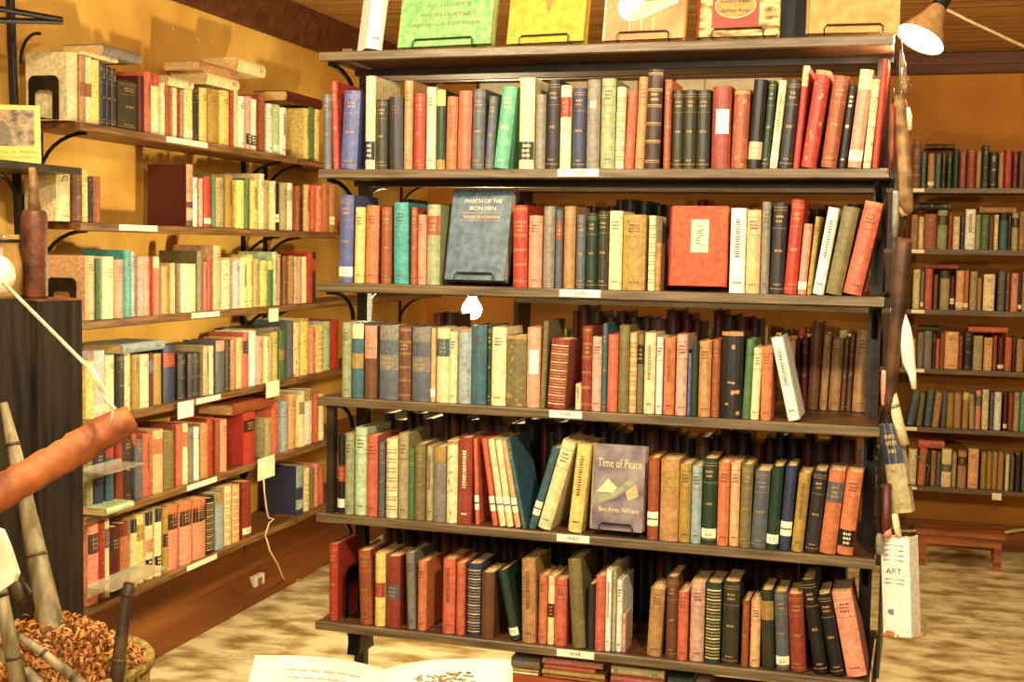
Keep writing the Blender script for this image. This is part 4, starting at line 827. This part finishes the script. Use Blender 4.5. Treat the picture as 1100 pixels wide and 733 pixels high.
def stick(name, pts, mat, label, cat, bands=0):
    P = [at_d(a, b, d) for a, b, r, d in pts]; R = [r*d/F for a, b, r, d in pts]
    t = empty(name, P[-1]); tag(t, label, cat); m = MB(); m.tube([p-P[-1] for p in P], R, mat, 14); m.build('stick_body', t, True)
    for k in range(bands):
        f_ = (k+.6)/bands; i = min(int(f_*(len(P)-1)), len(P)-2); g_ = f_*(len(P)-1)-i; c_ = P[i].lerp(P[i+1], g_)-P[-1]; r_ = R[i]+(R[i+1]-R[i])*g_; dv = (P[i+1]-P[i]).normalized()*.003
        MB().tube([c_-dv, c_+dv], r_*1.06, BAD, 14).build('node_ring', t, True)
stick('thick_pole', [(4, 433, 4, 2.36), (14, 478, 7, 2.35), (30, 550, 9, 2.33), (44, 620, 12, 2.31), (62, 700, 14, 2.29), (70, 740, 14, 2.28)], BAM, 'thick grey bamboo pole leaning up past the end of the slung log', 'pole', 3)
stick('short_stake', [(139, 627, 6, 2.24), (136, 640, 6, 2.24), (130, 690, 7, 2.23), (124, 740, 8, 2.22)], BAD, 'short dark stake standing upright at the basket rim', 'stake', 2)
stick('bamboo_cane', [(4, 672, 4, 2.14), (44, 700, 5, 2.13), (92, 738, 6, 2.12)], BAM, 'thin pale bamboo cane lying across the shavings', 'cane', 3)
stick('leaning_cane', [(-6, 600, 6, 2.10), (6, 665, 8, 2.10), (20, 735, 9, 2.10)], BAM, 'grey cane rising steeply at the edge of the basket', 'cane', 2)
stick('dark_stub', [(10, 614, 8, 2.36), (24, 640, 10, 2.35), (38, 662, 9, 2.34)], BAD, 'short dark stub of wood behind the steep grey cane', 'stub', 1)
stick('low_cane', [(-4, 700, 6, 2.12), (20, 716, 6, 2.12), (44, 736, 6, 2.11)], BAM, 'low pale cane crossing beneath the thin bamboo cane', 'cane', 1)
m = MB(); A_ = [at_d(a, b, 2.05) for a, b in ((-30, 560), (0, 571), (8, 590), (17, 618), (14, 626), (0, 636), (-30, 640))]
ext = cf*.02; vs = [tuple(p) for p in A_]+[tuple(p+ext) for p in A_]; k = len(A_)
m.add(vs, [tuple(range(k))[::-1], tuple(range(k, 2*k))]+[(i, (i+1) % k, k+(i+1) % k, k+i) for i in range(k)], SH)
tag(m.build('ivory_slab'), 'ivory coloured slab jutting in above the canes', 'slab')

# ------------------------------------------------------------------ ledges and a green book at the near end of the wall shelves
ACR, n_, l_, b_ = new_mat('clear_acrylic'); b_.inputs['Transmission Weight'].default_value = .75; b_.inputs['Roughness'].default_value = .12; b_.inputs['Base Color'].default_value = (.9, .9, .72, 1)
for pts, lab in (([(92, 512), (132, 497), (134, 489), (96, 492)], 'small clear plastic ledge above the flat green book'), ([(98, 652), (118, 625), (152, 627), (160, 632)], 'small clear plastic ledge at the near end of the lowest wall shelf')):
    P = [at_x(a, b, LX+.03) for a, b in pts]; y0, y1 = min(p.y for p in P), max(p.y for p in P); z = P[1].z
    m = MB(); m.box(LX+.016, LX+.10, y0, y1, z-.002, z+.002, ACR); m.box(LX+.014, LX+.018, y0, y1, z-.03, z+.012, ACR)
    tag(m.build('plastic_ledge'), lab, 'ledge')
g = book_geo(.022, .145, .11, 'pgn', 'n'); o = g[0].build('book'); P = at_z(128, 546, LZ[4]+.012)
o.matrix_world = Matrix.Translation((LX+.045, P.y-.08, LZ[4]+.0135)) @ Matrix.Rotation(pi/2, 4, 'Z') @ Matrix.Rotation(pi/2, 4, 'Y'); g[1].build('page_block', o)
tag(o, 'pale green book lying flat at the near end of the fifth wall shelf', 'book')

# ------------------------------------------------------------------ display table with an open book and low stacks
TBW = surface('red_brown_table', (110, 44, 18), (166, 82, 38), 12, .5, .3, 60, stretch=(.5, 5, 5))
ZT = .66
a = at_z(300, 770, ZT); ty1 = at_z(560, 760, ZT).y
t = empty('display_table', (0, 0, 0)); tag(t, 'red-brown display table under the open book', 'table')
MB().box(a.x-.05, -.25, 1.35, ty1, ZT-.03, ZT, TBW).build('table_top', t)
for x in (a.x, -.30):
    for y in (1.40, ty1-.05): MB().prism([(x-.03, y-.03), (x+.03, y-.03), (x+.03, y+.03), (x-.03, y+.03)], 'z', 0, ZT-.03, TBW).build('leg', t)
# cradle and open book
OD = 1.93; oc = at_d(412, 720, OD); ow = at_d(549, 708, OD)-at_d(276, 708, OD); half = ow.length/2; tilt = .45; dp = .26
M0 = Matrix.Translation(oc) @ Matrix.Rotation(YAW-.0, 4, 'Z') @ Matrix.Rotation(tilt, 4, 'X')      # local x across, y up the page towards the far edge (0), z out of the page
PG = surface('open_page_paper', (244, 232, 180), (252, 246, 212), 20, .6, .15, 90)
def pz(u): return .030*(1-math.exp(-3.2*abs(u)))*(1.0-.14*abs(u)**2)-.004*0     # page height over the gutter, u in -1..1
def opn(m, lo, hi, mat, xa=-1, xb=1, n=36, y0=-dp, y1=0):
    us = [xa+(xb-xa)*k/n for k in range(n+1)]; vs = []
    for y in (y0, y1):
        for u in us: vs.append((u*half, y, pz(u)+hi))
        for u in us: vs.append((u*half*(1 if abs(u) < .97 else 1.0), y, lo(u)))
    k = n+1; fs = []
    for i in range(n): fs += [(i, i+1, 2*k+i+1, 2*k+i), (k+i+1, k+i, 3*k+i, 3*k+i+1), (i+1, i, k+i, k+i+1), (2*k+i, 2*k+i+1, 3*k+i+1, 3*k+i)]
    fs += [(0, k, 3*k, 2*k)[::-1], (k-1, 2*k-1, 4*k-1, 3*k-1)]
    m.add(vs, fs, mat)
m = MB(); m.box(-half*1.02, half*1.02, -dp-.004, .004, -.014, -.010, 'tan'); ob = m.build('open_book'); ob.matrix_world = M0; tag(ob, 'large open book with cream pages lying on the near display table', 'book')
m = MB(); opn(m, lambda u: -.010, 0, PG, -1, -.0); m.build('page_block', ob, True)
m = MB(); opn(m, lambda u: -.010, 0, PG, .0, 1); m.build('page_block', ob, True)
for s_ in (-1, 1):
    m = MB()
    for q in range(5): 
        x = s_*half*(.985+.006*q); m.box(min(x, x+.0012), max(x, x+.0012), -dp, .0, -.009, pz(1)-.003-.003*q, PG)
    m.build('page_edges', ob)
m = MB(); R_ = random.Random(5)
def pmark(m, u0, u1, y0, y1, mat):
    n = 4; vs = [(u*half, y, pz(u)+.0005) for y in (y0, y1) for u in [u0+(u1-u0)*k/n for k in range(n+1)]]
    m.add(vs, [(i, i+1, n+2+i, n+1+i) for i in range(n)], mat)
for r_ in range(12):
    u = -.72
    while u < -.16: du = .03+R_.random()*.06; pmark(m, u, min(u+du, -.14), -.030-r_*.015, -.0275-r_*.015, 'tan'); u += du+.018
m.build('page_text', ob)
m = MB()
for k in range(120):
    u = .25+R_.random()*.45; y = -.030-R_.random()*.05; pmark(m, u, u+.02+R_.random()*.03, y, y+.0035, 'olv' if k % 3 else 'brn')
m.build('page_engraving', ob)
cr_ = MB(); cr_.box(-half*.8, half*.8, -dp-.02, 0, -.026, -.016, TBW); c_ = cr_.build('book_cradle'); c_.matrix_world = M0; tag(c_, 'slanted wooden cradle carrying the open book', 'book stand')
for s_ in (-1, 1):
    m = MB(); px_ = M0 @ Vector((s_*half*.6, -.02, -.030)); q_ = M0.inverted()
    vs = [q_ @ Vector(v) for v in [px_+Vector((dx, dy, 0)) for dx in (-.01, .01) for dy in (-.01, .01)]+[Vector((px_.x+dx, px_.y+dy, ZT+.001)) for dx in (-.01, .01) for dy in (-.01, .01)]]
    m.add(vs, [(0, 1, 3, 2), (4, 6, 7, 5), (0, 4, 5, 1), (2, 3, 7, 6), (0, 2, 6, 4), (1, 5, 7, 3)], TBW); m.build('support', c_)
# flat books on a low plinth under the bottom shelf of the case
PBK = Vector((-CB.y, CB.x, 0)); PZ = .425
pl0, pl1 = case_x(546, CZ[5]), case_x(900, CZ[5])
t = empty('low_plinth', (CA.x, CA.y, 0), CRZ); tag(t, 'red-brown low plinth under the bottom shelf of the central case', 'plinth')
MB().box(pl0, pl1, .02, .185, PZ-.03, PZ, TBW).build('plinth_top', t)
for x in (pl0+.03, pl1-.03): MB().box(x-.02, x+.02, .04, .165, 0, PZ-.03, TBW).build('leg', t)
def under(items, n_):
    zb = PZ+.0006; A_ = Vector((CA.x, CA.y, 0))+PBK*.028
    for k, (a, b, yt, col, lab) in enumerate(items):
        P = A_+CB*along(a, Vector((A_.x, A_.y, CZ[5]-.04)), CB); Q = A_+CB*along(b, Vector((A_.x, A_.y, CZ[5]-.04)), CB)
        mid = P.lerp(Q, .5); zt_ = min(height(Vector((mid.x, mid.y, 0)), yt), CZ[5]-.027-.001*(len(items)-1-k)); th = max(.006, zt_-zb)
        g = book_geo(th, (Q-P).length, .125, col, 'd' if col in ('crm', 'mus', 'gry') else 'n'); o = g[0].build('book')
        o.matrix_world = Matrix.Translation((P.x, P.y, zb+th/2)) @ Matrix.Rotation(CRZ, 4, 'Z') @ Matrix.Rotation(pi/2, 4, 'Y'); g[1].build('page_block', o)
        tag(o, lab, 'book', 'books lying flat under the case'); zb += th+.0006
under([(551, 578, 729, 'crm', 'cream book lying flat at the bottom of the short stack under the case'), (550, 579, 719, 'mus', 'mustard book lying flat in the middle of the short stack under the case'), (550, 580, 707, 'gry', 'grey book lying flat on top of the short stack under the case')], 1)
under([(584, 650, 733, 'rst', 'rust brown book lying flat lowest of the wide stack under the case'), (583, 650, 722, 'mus', 'mustard book lying flat second from the bottom, wide stack under the case'),
       (585, 640, 716, 'cor', 'coral red book lying flat second from the top, wide stack under the case'), (583, 648, 710, 'sal', 'salmon pink book lying flat on top of the wide stack under the case')], 2)
under([(657, 714, 727, 'brk', 'thick brick red book lying flat beside the wide stack under the case'), (657, 714, 719, 'crm', 'thin cream book lying flat on the brick red one under the case')], 3)
under([(718, 760, 735, 'crm', 'cream book lying flat under the case, below a dark green one'), (718, 745, 727, 'dgn', 'dark green book lying flat on a cream one under the case')], 4)
